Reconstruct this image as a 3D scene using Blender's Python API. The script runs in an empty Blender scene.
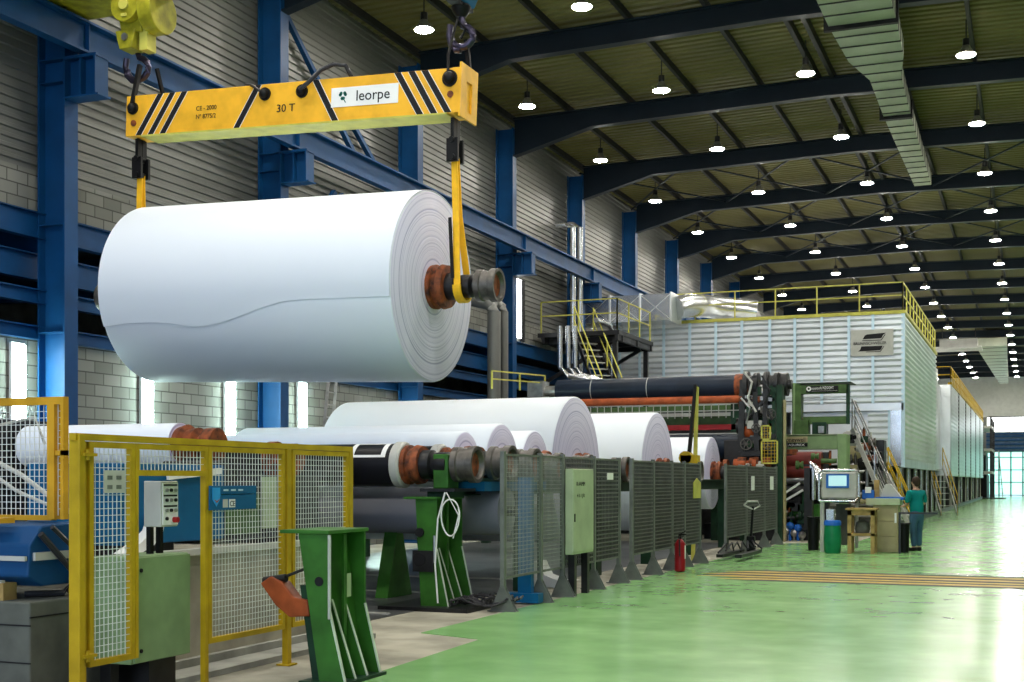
import bpy, bmesh, math, random
from mathutils import Vector, Matrix
random.seed(4)
S = bpy.context.scene
COL = S.collection
PI = math.pi
CA, SA, F, HC = math.cos(math.radians(22)), math.sin(math.radians(22)), 1290.0, 1.7

# ---- surveying helpers: where a sight line meets a known plane of the hall ----
def Yat(px, X):
    u = (px-512)/F
    return X*(CA+SA*u)/(-SA+CA*u)
def Xat(px, Y):
    u = (px-512)/F
    return Y*(-SA+CA*u)/(CA+SA*u)
def Zat(py, X, Y):
    return HC + (481-py)/F*(-SA*X+CA*Y)

# ------------------------------------------------------------------ materials
def mat(name, col, rough=.5, metal=0, var=.12, scale=3.0, bump=0, emit=None, estr=0, spec=None, dirt=None, coat=0):
    m = bpy.data.materials.new(name); m.use_nodes = True
    nt = m.node_tree; N = nt.nodes; L = nt.links
    b = N['Principled BSDF']
    b.inputs['Roughness'].default_value = rough
    b.inputs['Metallic'].default_value = metal
    b.inputs['Specular IOR Level'].default_value = spec if spec is not None else (.5 if metal > .2 else .22)
    if coat: b.inputs['Coat Weight'].default_value = coat; b.inputs['Coat Roughness'].default_value = .12
    if var > 0:
        tc = N.new('ShaderNodeTexCoord'); no = N.new('ShaderNodeTexNoise')
        no.inputs['Scale'].default_value = scale; no.inputs['Detail'].default_value = 5
        L.new(tc.outputs['Object'], no.inputs['Vector'])
        r = N.new('ShaderNodeValToRGB')
        c0 = [max(0, c*(1-var*2)) for c in col]
        if dirt: c0 = dirt
        r.color_ramp.elements[0].color = (*c0, 1); r.color_ramp.elements[0].position = .3
        r.color_ramp.elements[1].color = (*[min(1, c*(1+var*.6)) for c in col], 1); r.color_ramp.elements[1].position = .62
        L.new(no.outputs['Fac'], r.inputs['Fac']); L.new(r.outputs['Color'], b.inputs['Base Color'])
        if bump:
            bp = N.new('ShaderNodeBump'); bp.inputs['Strength'].default_value = bump; bp.inputs['Distance'].default_value = .02
            L.new(no.outputs['Fac'], bp.inputs['Height']); L.new(bp.outputs['Normal'], b.inputs['Normal'])
    else:
        b.inputs['Base Color'].default_value = (*col, 1)
    if emit:
        b.inputs['Emission Color'].default_value = (*emit, 1); b.inputs['Emission Strength'].default_value = estr
    return m

M = {}
M['blue'] = mat('blue_steel_paint', (.003, .055, .17), .5, 0, .12, 1.5)
M['navy'] = mat('shade_darkened_blue_paint', (.006, .013, .022), .5, 0, .1, 1.0)  # same blue as the columns, with the shade under the roof put into the colour
M['rail_grey'] = mat('crane_rail_paint', (.03, .06, .10), .5)
M['roof'] = mat('roof_sheet', (.145, .13, .045), .6, 0, .15, .25)
M['purlin'] = mat('purlin_paint', (.02, .02, .02), .6)
M['wall'] = mat('wall_sheet', (.17, .172, .16), .45, .25, .14, .3)
M['endwall'] = mat('pale_wall_sheet', (.72, .72, .70), .6, 0, .04)
M['conc'] = mat('grey_concrete', (.36, .36, .33), .85, 0, .2, 2.2, .3)
M['conc_beige'] = mat('worn_beige_concrete', (.40, .38, .31), .75, 0, .2, 1.6, .2)
M['conc_dark'] = mat('dark_concrete', (.11, .115, .10), .9, 0, .25, 2.0, .3)
M['yel'] = mat('yellow_fence_paint', (.50, .33, .010), .45, 0, .12, 4)
M['yelo'] = mat('amber_fence_paint', (.62, .33, .02), .45, 0, .12, 4)
M['ybeam'] = mat('yellow_beam_paint', (.88, .46, .03), .42, 0, .10, 3)
M['yhoist'] = mat('lime_yellow_paint', (.34, .32, .02), .4, 0, .2, 6)
M['ygreen'] = mat('yellow_rail_paint', (.55, .52, .10), .5, 0, .1, 4)
M['wire'] = mat('galvanised_wire', (.80, .82, .80), .4, .2, .1, 5)
M['wired'] = mat('dull_grey_wire', (.12, .125, .115), .5)
M['wireg'] = mat('grey_wire', (.40, .41, .38), .45, .2, .1, 5)
M['post'] = mat('grey_post_paint', (.17, .185, .17), .5, .2, .15, 5)
M['green'] = mat('green_machine_paint', (.04, .15, .022), .4, 0, .2, 3)
M['green_edge'] = mat('worn_pale_edge', (.6, .68, .55), .5)
M['dgreen'] = mat('dark_green_paint', (.012, .045, .022), .45, 0, .25, 3)
M['lgreen'] = mat('light_green_paint', (.22, .33, .16), .45, 0, .1, 3)
M['mgreen'] = mat('mid_green_paint', (.08, .15, .05), .45, 0, .2, 3)
M['cab'] = mat('pale_green_cabinet', (.42, .50, .33), .45, 0, .08, 3)
M['blk'] = mat('black_rubber', (.004, .004, .005), .5, 0, .2, 4)
M['dark'] = mat('dark_steel', (.018, .018, .02), .4, .3, .3, 5)
M['worn'] = mat('worn_steel', (.12, .11, .10), .45, .5, .25, 8)
M['steel'] = mat('bare_steel', (.42, .42, .42), .3, .9, .15, 6)
M['stain'] = mat('stainless', (.75, .77, .80), .22, .9, .08, 2)
M['alum'] = mat('aluminium_sheet', (.80, .83, .86), .33, .75, .08, .8)
M['hood_front'] = mat('aluminium_louvre', (.74, .78, .82), .38, .35, .10, .5)
M['seam'] = mat('pale_blue_seam', (.55, .72, .85), .4, .2, .05)
M['rust'] = mat('rusty_orange', (.26, .07, .025), .55, .1, .35, 8, dirt=(.04, .02, .015))
M['orange'] = mat('orange_red_paint', (.36, .075, .02), .45, 0, .2, 5)
M['maroon'] = mat('maroon_paint', (.16, .025, .02), .4)
M['red'] = mat('red_gloss', (.35, .015, .02), .3)
M['white'] = mat('white_paint', (.85, .86, .86), .5, 0, .03)
M['greybox'] = mat('light_grey_box', (.50, .50, .47), .45, 0, .06)
M['gdrum'] = mat('grey_drum_cover', (.25, .255, .30), .5, 0, .06, 1.0)
M['drum'] = mat('black_rubber_cover', (.009, .009, .012), .38, 0, .3, 2.5)
M['nroll'] = mat('navy_rubber_cover', (.01, .018, .035), .35, 0, .2, 1.5)
M['bsign'] = mat('sign_blue', (.004, .11, .27), .4, 0, .06)
M['bsign2'] = mat('sign_emblem_blue', (.03, .32, .75), .4, 0, .06)
M['wood'] = mat('pale_wood', (.40, .27, .10), .6, 0, .2, 6)
M['beige'] = mat('beige_cabinet', (.42, .36, .20), .5, 0, .08)
M['barrel'] = mat('green_plastic', (.01, .22, .09), .35, 0, .1)
M['bcap'] = mat('blue_plastic', (.02, .14, .55), .35, 0, .1)
M['ink'] = mat('black_ink', (.01, .01, .012), .6, 0, 0)
M['screen'] = mat('screen_glow', (.25, .45, .5), .2, 0, 0, emit=(.45, .7, .72), estr=.35)
M['tube'] = mat('fluorescent_tube', (1, 1, 1), .3, 0, 0, emit=(.72, 1, .92), estr=24)
M['lens'] = mat('lamp_lens', (1, 1, 1), .3, 0, 0, emit=(1, .96, .86), estr=135)
M['daylit'] = mat('daylit_panel', (.9, .95, .95), .4, 0, 0, emit=(.95, 1, 1), estr=2.6)
M['teal'] = mat('teal_daylit_glass', (.3, .7, .65), .25, 0, 0, emit=(.45, .95, .86), estr=.8)
M['skin'] = mat('skin', (.50, .30, .22), .55, 0, .05)
M['shirt'] = mat('teal_cloth', (.0, .20, .20), .8, 0, .08)
M['jeans'] = mat('blue_denim', (.05, .12, .20), .85, 0, .1)
M['hair'] = mat('dark_hair', (.04, .025, .015), .7, 0, .1)
M['strap'] = mat('yellow_webbing', (.95, .52, .02), .6, 0, .06, 9)
M['hosed'] = mat('dark_hose', (.03, .03, .035), .35, 0, .1)
M['duct'] = mat('duct_sheet', (.42, .45, .36), .5, .2, .1, 1)
M['lav'] = mat('grey_lilac_paper', (.55, .57, .66), .7, 0, .03)

def block_mat():
    m = bpy.data.materials.new('concrete_blockwork'); m.use_nodes = True
    N = m.node_tree.nodes; L = m.node_tree.links; b = N['Principled BSDF']
    tc = N.new('ShaderNodeTexCoord'); sp = N.new('ShaderNodeSeparateXYZ'); cb = N.new('ShaderNodeCombineXYZ')
    L.new(tc.outputs['Object'], sp.inputs[0]); L.new(sp.outputs['Y'], cb.inputs['X']); L.new(sp.outputs['Z'], cb.inputs['Y'])
    br = N.new('ShaderNodeTexBrick'); br.inputs['Scale'].default_value = 1
    br.inputs['Brick Width'].default_value = .5; br.inputs['Row Height'].default_value = .22
    br.inputs['Mortar Size'].default_value = .012
    br.inputs['Color1'].default_value = (.26, .26, .235, 1); br.inputs['Color2'].default_value = (.18, .18, .16, 1)
    br.inputs['Mortar'].default_value = (.07, .07, .06, 1)
    L.new(cb.outputs[0], br.inputs['Vector']); L.new(br.outputs['Color'], b.inputs['Base Color'])
    b.inputs['Roughness'].default_value = .9
    bp = N.new('ShaderNodeBump'); bp.inputs['Strength'].default_value = .5; bp.inputs['Distance'].default_value = .02; bp.invert = True
    L.new(br.outputs['Fac'], bp.inputs['Height']); L.new(bp.outputs['Normal'], b.inputs['Normal'])
    return m
M['block'] = block_mat()

def paper_mat():
    # white paper; on the roll's ends the edges of the wound layers show as rings
    m = bpy.data.materials.new('wound_paper'); m.use_nodes = True
    N = m.node_tree.nodes; L = m.node_tree.links; b = N['Principled BSDF']
    b.inputs['Roughness'].default_value = .5
    tc = N.new('ShaderNodeTexCoord'); sp = N.new('ShaderNodeSeparateXYZ'); L.new(tc.outputs['Object'], sp.inputs[0])
    def ma(op, a, c=None):
        n = N.new('ShaderNodeMath'); n.operation = op
        for i, v in enumerate((a, c)):
            if v is None: continue
            if isinstance(v, (int, float)): n.inputs[i].default_value = v
            else: L.new(v, n.inputs[i])
        return n.outputs[0]
    r = ma('SQRT', ma('ADD', ma('MULTIPLY', sp.outputs['Y'], sp.outputs['Y']), ma('MULTIPLY', sp.outputs['Z'], sp.outputs['Z'])))
    cb = N.new('ShaderNodeCombineXYZ'); L.new(ma('MULTIPLY', r, 1.0), cb.inputs['X'])
    no = N.new('ShaderNodeTexNoise'); no.inputs['Scale'].default_value = 26; no.inputs['Detail'].default_value = 4
    L.new(cb.outputs[0], no.inputs['Vector'])
    ramp = N.new('ShaderNodeValToRGB'); e = ramp.color_ramp.elements
    e[0].position = .34; e[0].color = (.36, .36, .62, 1); e[1].position = .50; e[1].color = (.76, .74, .97, 1)
    L.new(no.outputs['Fac'], ramp.inputs['Fac'])
    nx = N.new('ShaderNodeSeparateXYZ'); L.new(tc.outputs['Normal'], nx.inputs[0])
    fac = ma('GREATER_THAN', ma('ABSOLUTE', nx.outputs['X']), .8)
    mx = N.new('ShaderNodeMix'); mx.data_type = 'RGBA'
    L.new(fac, mx.inputs[0]); mx.inputs[6].default_value = (.83, .89, .99, 1); L.new(ramp.outputs['Color'], mx.inputs[7])
    L.new(mx.outputs[2], b.inputs['Base Color'])
    bp = N.new('ShaderNodeBump'); bp.inputs['Distance'].default_value = .02
    L.new(ma('MULTIPLY', fac, .5), bp.inputs['Strength']); L.new(no.outputs['Fac'], bp.inputs['Height']); L.new(bp.outputs['Normal'], b.inputs['Normal'])
    return m
M['paper'] = paper_mat()

def floor_mat():
    m = bpy.data.materials.new('green_epoxy'); m.use_nodes = True
    N = m.node_tree.nodes; L = m.node_tree.links; b = N['Principled BSDF']
    tc = N.new('ShaderNodeTexCoord'); no = N.new('ShaderNodeTexNoise'); no.inputs['Scale'].default_value = .6; no.inputs['Detail'].default_value = 7
    L.new(tc.outputs['Object'], no.inputs['Vector'])
    r = N.new('ShaderNodeValToRGB'); r.color_ramp.elements[0].color = (.20, .44, .15, 1); r.color_ramp.elements[0].position = .3
    r.color_ramp.elements[1].color = (.32, .60, .24, 1); r.color_ramp.elements[1].position = .7
    L.new(no.outputs['Fac'], r.inputs['Fac']); L.new(r.outputs['Color'], b.inputs['Base Color'])
    n2 = N.new('ShaderNodeTexNoise'); n2.inputs['Scale'].default_value = 2.5; n2.inputs['Detail'].default_value = 6; L.new(tc.outputs['Object'], n2.inputs['Vector'])
    mr = N.new('ShaderNodeMapRange'); mr.inputs[3].default_value = .10; mr.inputs[4].default_value = .30
    b.inputs['Specular IOR Level'].default_value = .33
    L.new(n2.outputs['Fac'], mr.inputs[0]); L.new(mr.outputs[0], b.inputs['Roughness'])
    bp = N.new('ShaderNodeBump'); bp.inputs['Strength'].default_value = .12; bp.inputs['Distance'].default_value = .01
    L.new(n2.outputs['Fac'], bp.inputs['Height']); L.new(bp.outputs['Normal'], b.inputs['Normal'])
    return m
M['epoxy'] = floor_mat()

# ------------------------------------------------------------------ mesh builder
ORG = {}
class MB:
    def __init__(s): s.v = []; s.f = []; s.m = []; s.cur = 0
    def add(s, vs, fs):
        n = len(s.v); s.v += [tuple(p) for p in vs]
        for f in fs: s.f.append(tuple(i+n for i in f)); s.m.append(s.cur)
        return s
    def box(s, x0, x1, y0, y1, z0, z1):
        if x0 > x1: x0, x1 = x1, x0
        if y0 > y1: y0, y1 = y1, y0
        if z0 > z1: z0, z1 = z1, z0
        v = [(x, y, z) for x in (x0, x1) for y in (y0, y1) for z in (z0, z1)]
        return s.add(v, [(0,1,3,2),(4,6,7,5),(0,4,5,1),(2,3,7,6),(0,2,6,4),(1,5,7,3)])
    def bar(s, p, q, w, h, up=(0,0,1)):
        p = Vector(p); q = Vector(q); d = (q-p).normalized(); up = Vector(up)
        if abs(d.dot(up)) > .98: up = Vector((1,0,0))
        a = d.cross(up).normalized()*w/2; b = a.cross(d).normalized()*h/2
        v = []
        for e in (p, q):
            for i, j in ((-1,-1),(1,-1),(1,1),(-1,1)): v.append(e+a*i+b*j)
        return s.add(v, [(0,1,2,3),(7,6,5,4),(0,4,5,1),(1,5,6,2),(2,6,7,3),(3,7,4,0)])
    def cyl(s, p, q, r, r2=None, n=16, caps=True):
        return s.lathe(p, q, [(0, r), (1, r if r2 is None else r2)], n, caps)
    def lathe(s, p, q, prof, n=24, caps=True):
        # prof: (fraction or distance along p->q, radius)
        p = Vector(p); q = Vector(q); d = q-p; ax = d.normalized()
        up = Vector((0,0,1)) if abs(ax.z) < .9 else Vector((0,1,0))
        a = ax.cross(up).normalized(); b = ax.cross(a)
        v = []; f = []
        for t, r in prof:
            for k in range(n):
                an = 2*PI*k/n; v.append(p+d*t+a*math.cos(an)*r+b*math.sin(an)*r)
        for i in range(len(prof)-1):
            for k in range(n):
                k2 = (k+1) % n; f.append((i*n+k, (i+1)*n+k, (i+1)*n+k2, i*n+k2))
        if caps:
            f.append(tuple(range(n))); f.append(tuple(reversed(range((len(prof)-1)*n, len(prof)*n))))
        return s.add(v, f)
    def tube(s, pts, r, n=8):
        pts = [Vector(p) for p in pts]; v = []; f = []
        for i, p in enumerate(pts):
            d = (pts[min(i+1, len(pts)-1)]-pts[max(i-1, 0)]).normalized()
            up = Vector((0,0,1)) if abs(d.z) < .9 else Vector((0,1,0))
            a = d.cross(up).normalized(); b = d.cross(a)
            for k in range(n):
                an = 2*PI*k/n; v.append(p+a*math.cos(an)*r+b*math.sin(an)*r)
        for i in range(len(pts)-1):
            for k in range(n):
                k2 = (k+1) % n; f.append((i*n+k, (i+1)*n+k, (i+1)*n+k2, i*n+k2))
        f.append(tuple(range(n))); f.append(tuple(reversed(range((len(pts)-1)*n, len(pts)*n))))
        return s.add(v, f)
    def prism(s, poly, ax, a0, a1):
        # poly in the plane across axis ax: ax='y' -> (x,z); 'x' -> (y,z); 'z' -> (x,y)
        def mk(c, a):
            return (c[0], a, c[1]) if ax == 'y' else ((a, c[0], c[1]) if ax == 'x' else (c[0], c[1], a))
        n = len(poly); v = [mk(c, a0) for c in poly]+[mk(c, a1) for c in poly]
        f = [tuple(range(n)), tuple(reversed(range(n, 2*n)))]+[(i, n+i, n+(i+1) % n, (i+1) % n) for i in range(n)]
        return s.add(v, f)
    def ball(s, c, r, n=12, sx=1, sy=1, sz=1):
        c = Vector(c); v = []; f = []; h = n//2
        for i in range(h+1):
            t = PI*i/h
            for k in range(n):
                a = 2*PI*k/n; v.append(c+Vector((r*sx*math.sin(t)*math.cos(a), r*sy*math.sin(t)*math.sin(a), r*sz*math.cos(t))))
        for i in range(h):
            for k in range(n):
                k2 = (k+1) % n; f.append((i*n+k, (i+1)*n+k, (i+1)*n+k2, i*n+k2))
        return s.add(v, f)
    def build(s, name, m, parent=None, smooth=False, bevel=0, origin=None):
        me = bpy.data.meshes.new(name)
        if origin is None:
            if parent is None:
                xs = [p[0] for p in s.v]; ys = [p[1] for p in s.v]; zs = [p[2] for p in s.v]
                origin = Vector(((min(xs)+max(xs))/2, (min(ys)+max(ys))/2, min(zs)))
            else: origin = ORG[parent.name]
        origin = Vector(origin)
        me.from_pydata([Vector(p)-origin for p in s.v], [], s.f)
        ms = m if isinstance(m, (list, tuple)) else [m]
        for k in ms: me.materials.append(k)
        for p, i in zip(me.polygons, s.m): p.material_index = min(i, len(ms)-1)
        bm = bmesh.new(); bm.from_mesh(me); bmesh.ops.recalc_face_normals(bm, faces=bm.faces); bm.to_mesh(me); bm.free()
        if smooth: me.shade_smooth() if hasattr(me, 'shade_smooth') else None
        if smooth:
            try: me.set_sharp_from_angle(angle=math.radians(40))
            except Exception: pass
        o = bpy.data.objects.new(name, me); COL.objects.link(o)
        if parent is not None:
            o.parent = parent; o.location = origin-ORG[parent.name]
        else: o.location = origin
        ORG[o.name] = origin
        if bevel:
            bv = o.modifiers.new('bevel', 'BEVEL'); bv.width = bevel; bv.segments = 2; bv.limit_method = 'ANGLE'
        return o

def tag(o, label=None, cat=None, group=None, kind=None):
    if label: o['label'] = label
    if cat: o['category'] = cat
    if group: o['group'] = group
    if kind: o['kind'] = kind
    return o
def thing(name, label, cat, loc, group=None):
    o = bpy.data.objects.new(name, None); COL.objects.link(o); o.location = loc; ORG[o.name] = Vector(loc)
    o.empty_display_size = .2
    return tag(o, label, cat, group)
def kids(o): return [c for c in bpy.data.objects if c.parent is o]
def dup(o, loc=None, label=None, parent=None, rotz=None):
    c = o.copy(); COL.objects.link(c)
    if parent is not None: c.parent = parent
    if loc is not None: c.location = loc
    if rotz is not None: c.rotation_euler.z = rotz
    if label: c['label'] = label
    for ch in o.children: dup(ch, parent=c)
    return c
def struct(o): o['kind'] = 'structure'; return o

ORD = ['first', 'second', 'third', 'fourth', 'fifth', 'sixth', 'seventh', 'eighth', 'ninth', 'tenth', 'eleventh', 'twelfth',
       'thirteenth', 'fourteenth', 'fifteenth', 'sixteenth', 'seventeenth', 'eighteenth', 'nineteenth', 'twentieth', 'twenty-first', 'twenty-second', 'twenty-third']

def text(body, size, m, parent, loc, rot, name='lettering', ex=.002, xs=1.0, align='LEFT'):
    cu = bpy.data.curves.new('t', 'FONT'); cu.body = body; cu.size = size; cu.extrude = ex; cu.align_x = align
    cu.resolution_u = 3
    t = bpy.data.objects.new('t', cu); COL.objects.link(t)
    bpy.context.view_layer.update()
    me = bpy.data.meshes.new_from_object(t.evaluated_get(bpy.context.evaluated_depsgraph_get()))
    bpy.data.objects.remove(t); me.materials.clear(); me.materials.append(m)
    me.transform(Matrix.Diagonal((xs, 1, 1, 1)))
    o = bpy.data.objects.new(name, me); COL.objects.link(o); o.parent = parent
    o.location = Vector(loc)-ORG[parent.name]; o.rotation_euler = rot
    ORG[o.name] = Vector(loc)
    return o
RF = (PI/2, 0, 0)          # text facing -Y, reading along +X
RR = (PI/2, 0, PI/2)       # text facing +X, reading along +Y

# ------------------------------------------------------------------ layout
BAY = 6.98; Y0 = 18.15
def PY(k): return Y0+BAY*k
WX = -16.4; RX = 4.6; YEND = 155.0; YBACK = -9.8; RIDGE = -5.75

# ---- floor
struct(MB().box(-22, RX+.3, YBACK, YEND+.3, -.25, -.004).build('floor', M['conc_beige']))
poly = [(-5.35, YBACK), (-5.35, 9.2), (-5.5, 12.7), (-6.35, 13.0), (-6.35, 35.2), (-4.55, 36.5), (-4.55, YEND), (RX, YEND), (RX, YBACK)]
struct(MB().prism(poly, 'z', -.004, .004).build('floor', M['epoxy']))
struct(MB().box(-14.4, -7.5, 13.9, 35, -.004, .003).build('floor', mat('dark_floor_plates', (.10, .105, .11), .35, .2, .25, 1.2)))
t = thing('floor_track', 'pale steel strips let into the dark floor under the paper rolls', 'floor track', (-10, 18, .003))
for i, y in enumerate((14.6, 17.6, 20.5)):
    MB().box(-14.3, -7.6, y, y+.07, .003, .02).build('track_strip', M['greybox'], t)
t = thing('hazard_marking', 'yellow and black hazard band painted across the green aisle floor', 'floor marking', (-.6, 23, .004))
x0 = -5.6
for (ya, yb, xa) in ((21.9, 22.12, -4.9), (22.45, 22.62, -5.3), (23.0, 23.25, -5.75), (23.65, 23.85, -5.6), (24.3, 24.5, -5.2)):
    MB().prism([(xa, ya), (4.5, ya-.25), (4.5, yb-.25), (xa+.5, yb)], 'z', .004, .008).build('black_stripe', M['ink'], t)
for (ya, yb, xa) in ((22.14, 22.43, -5.1), (22.72, 22.95, -5.6), (23.27, 23.6, -5.65), (23.92, 24.2, -5.35)):
    MB().prism([(xa, ya), (4.5, ya-.25), (4.5, yb-.25), (xa+.5, yb)], 'z', .004, .008).build('yellow_stripe', M['yel'], t)

# ---- corrugated sheets
def corr_wall(name, x, y0, y1, z0, z1, pitch, depth, m, side=1, parent=None):
    b = MB(); n = int((z1-z0)/pitch); prof = []
    for i in range(n):
        z = z0+i*pitch
        prof += [(x, z), (x, z+pitch*.45), (x+side*depth, z+pitch*.55), (x+side*depth, z+pitch*.9)]
    prof.append((x, z1))
    v = [(a, y0, c) for a, c in prof]+[(a, y1, c) for a, c in prof]
    k = len(prof)
    b.add(v, [(i, i+1, k+i+1, k+i) for i in range(k-1)])
    return b.build(name, m, parent)
struct(corr_wall('wall_left', WX, YBACK, YEND, 7.2, 13.75, .175, .04, M['wall']))
struct(MB().box(WX-.25, WX, YBACK, YEND, 6.45, 7.2).build('wall_left', M['block']))
struct(MB().box(WX-.25, WX, YBACK, YEND, 0, 4.2).build('wall_left', M['block']))
struct(MB().box(-21.4, -21.2, YBACK, YEND, 4.2, 6.45).build('wall_annex', M['conc_dark']))
struct(MB().box(-21.2, WX-.26, YBACK, YEND, 4.0, 4.2).build('floor_annex', M['conc_dark']))
struct(MB().box(-21.2, WX-.26, YBACK, YEND, 6.45, 6.6).build('ceiling_annex', M['conc_dark']))
struct(corr_wall('wall_right', RX, YBACK, YEND, 0, 13.75, .26, .05, M['wall'], -1))
# roof: ribs run across the hall
b = MB(); pit = .34; n = int((YEND-YBACK)/pit); prof = []
for i in range(n):
    y = YBACK+i*pit
    prof += [(y, 0), (y+pit*.5, 0), (y+pit*.6, .06), (y+pit*.9, .06)]
v = []; k = len(prof)
for X, z in ((WX-.1, 13.72), (RIDGE, 13.95), (RX+.1, 13.72)):
    v += [(X, y, z+dz) for y, dz in prof]
f = [(j*k+i, j*k+i+1, (j+1)*k+i+1, (j+1)*k+i) for j in range(2) for i in range(k-1)]
struct(b.add(v, f).build('ceiling', M['roof']))

# ---- end wall with the big glazed door
YE = YEND
struct(MB().box(WX, RX, YE, YE+.3, 8.9, 14).build('wall_end', M['endwall']))
struct(MB().box(WX, -4.9, YE, YE+.3, 0, 8.9).build('wall_end', M['wall']))
w = struct(MB().box(-4.9, RX, YE+.1, YE+.2, 7.2, 8.9).build('window_1', M['daylit']))
w2 = MB()
for x in (-4.9, -2.5, -.1, 2.3, RX-.1): w2.box(x, x+.1, YE, YE+.1, 7.2, 8.9)
w2.box(-4.9, RX, YE, YE+.1, 7.1, 7.25).box(-4.9, RX, YE, YE+.1, 8.85, 9.0)
w2.build('window_frame', M['greybox'], w)
d = struct(MB().box(-4.9, RX, YE-.3, YE+.2, 5.05, 7.1).build('trim_1', mat('shutter_blue', (.06, .11, .19), .5)))
b = MB()
for z in (5.3, 5.75, 6.2, 6.65, 6.95): b.box(-4.9, RX, YE-.42, YE-.3, z, z+.14)
b.build('shutter_ridge', M['blue'], d)
d = struct(MB().box(-4.9, RX, YE+.1, YE+.18, .15, 5.05).build('door_1', M['teal']))
b = MB(); x = -4.9
while x < RX: b.box(x, x+.16, YE-.02, YE+.1, 0, 5.05); x += 1.25
for z in (.05, 1.5, 2.9, 4.3, 4.95): b.box(-4.9, RX, YE, YE+.09, z, z+.1)
b.build('door_frame', mat('door_frame_teal', (.08, .22, .22), .5), d)

# ---- columns, rafters, purlins, lamps
def col_label(k):
    names = {0: 'blue steel wall column nearest the camera, left of the hanging roll', 1: 'blue steel wall column rising behind the middle of the hanging roll',
             2: 'blue steel wall column behind the right part of the lifting beam', 3: 'blue steel wall column directly right of the hanging roll end',
             4: 'blue steel wall column with a silver pipe in front of it', 5: 'blue steel wall column at the left end of the hood railing',
             6: 'blue steel wall column farthest away before the hood hides the wall'}
    return names.get(k, 'blue steel wall column number beyond the silver hood')
def make_column(k):
    y = PY(k); t = thing('steel_column', col_label(k), 'column', (-16, y, 0), 'blue wall columns')
    b = MB(); b.box(-16.3, -16.265, y-.17, y+.17, 0, 13.2).box(-15.735, -15.7, y-.17, y+.17, 0, 13.2).box(-16.265, -15.735, y-.015, y+.015, 0, 13.2)
    b.build('shaft', M['blue'], t)
    b = MB()
    for z in (4.3, 6.2, 8.7, 9.1): b.box(-16.265, -15.735, y-.165, y+.165, z, z+.02)
    b.build('stiffener', M['blue'], t)
    b = MB().box(-15.7, -15.06, y-.015, y+.015, 8.42, 9.07)
    b.box(-15.7, -15.02, y-.17, y+.17, 9.07, 9.12).box(-15.7, -14.98, y-.17, y+.17, 8.39, 8.42)
    b.box(-15.07, -15.04, y-.17, y+.17, 8.42, 9.07).box(-15.4, -15.37, y-.15, y+.15, 8.42, 9.07)
    b.build('corbel', M['blue'], t)
    MB().box(-16.4, -15.6, y-.25, y+.25, 0, .03).build('base_plate', M['blue'], t)
    return t
for k in range(-1, 9): make_column(k)

def rafter_poly():
    bot = [(-15.7, 12.3), (-14.9, 12.5), (-13.0, 13.0), (RIDGE, 13.15), (1.6, 13.0), (3.6, 12.5), (4.4, 12.3)]
    top = [(4.4, 13.5), (RIDGE, 13.68), (-15.7, 13.5)]
    return bot, top
bot, top = rafter_poly()
def make_rafter(y):
    t = thing('roof_rafter', 'rafter', 'rafter', (-5.75, y, 13.1), 'dark portal rafters under the roof')
    MB().prism(bot+top, 'y', y-.01, y+.01).build('web', M['navy'], t)
    b = MB()
    for p, q in zip(bot, bot[1:]): b.bar((p[0], y, p[1]), (q[0], y, q[1]), .3, .035)
    b.build('bottom_flange', M['navy'], t)
    b = MB()
    for p, q in zip(top, top[1:]): b.bar((p[0], y, p[1]), (q[0], y, q[1]), .3, .035)
    b.build('top_flange', M['navy'], t)
    return t
r0 = make_rafter(PY(-3)); r0['label'] = 'dark roof rafter behind the camera'
KS = range(-2, 20)
for k in KS:
    c = dup(r0, loc=(-5.75, PY(k), 13.1))
    c['label'] = 'dark roof rafter out of view above the camera' if k < 1 else \
        'dark haunched roof rafter, %s across the roof counting from the camera' % ORD[k-1]
PX = [-15.9+2.05*i for i in range(11)]
for i, x in enumerate(PX):
    if abs(x-RIDGE) < .6:
        continue
    z = 13.72-.05+.23*(1-abs(x-RIDGE)/10.5)
    o = MB().box(x-.05, x+.05, YBACK, YEND, z-.16, z+.04).build('roof_purlin', M['purlin'])
    tag(o, 'dark purlin running the hall length, %s from the left wall' % ORD[i], 'purlin', 'purlins under the roof')
for s in (-.22, .22):
    o = MB().box(RIDGE+s-.06, RIDGE+s+.06, YBACK, YEND, 13.66, 13.9).build('roof_purlin', M['purlin'])
    tag(o, 'dark ridge purlin, %s of the close pair along the roof ridge' % ('left' if s < 0 else 'right'), 'purlin', 'purlins under the roof')
LX = [-13.9, -9.8, -5.75, -1.62, 2.5]
def make_lamp():
    x, y = LX[0], PY(-2)+BAY/2; z = 12.8
    t = thing('high_bay_lamp', 'lamp', 'lamp', (x, y, z), 'high-bay lamps hung under the roof')
    MB().cyl((x, y, z+.35), (x, y, 13.72), .018, n=8).build('hanger', M['dark'], t)
    MB().cyl((x, y, z+.22), (x, y, z+.42), .09, n=12).build('ballast_housing', M['dark'], t, True)
    MB().lathe((x, y, z+.24), (x, y, z), [(0, .09), (.3, .12), (1, .24)], 20, False).build('reflector', M['steel'], t, True)
    MB().lathe((x, y, z+.01), (x, y, z-.035), [(0, .235), (.6, .22), (1, .12)], 20).build('lens', M['lens'], t, True)
    return t
l0 = make_lamp(); first = True
firstk = {0: 1, 1: 1, 2: 2, 3: 2, 4: 99}
rown = {0: 'row nearest the left wall', 1: 'second row from the left wall', 2: 'row under the roof ridge', 3: 'row along the photo right edge', 4: 'row by the right wall'}
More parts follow.
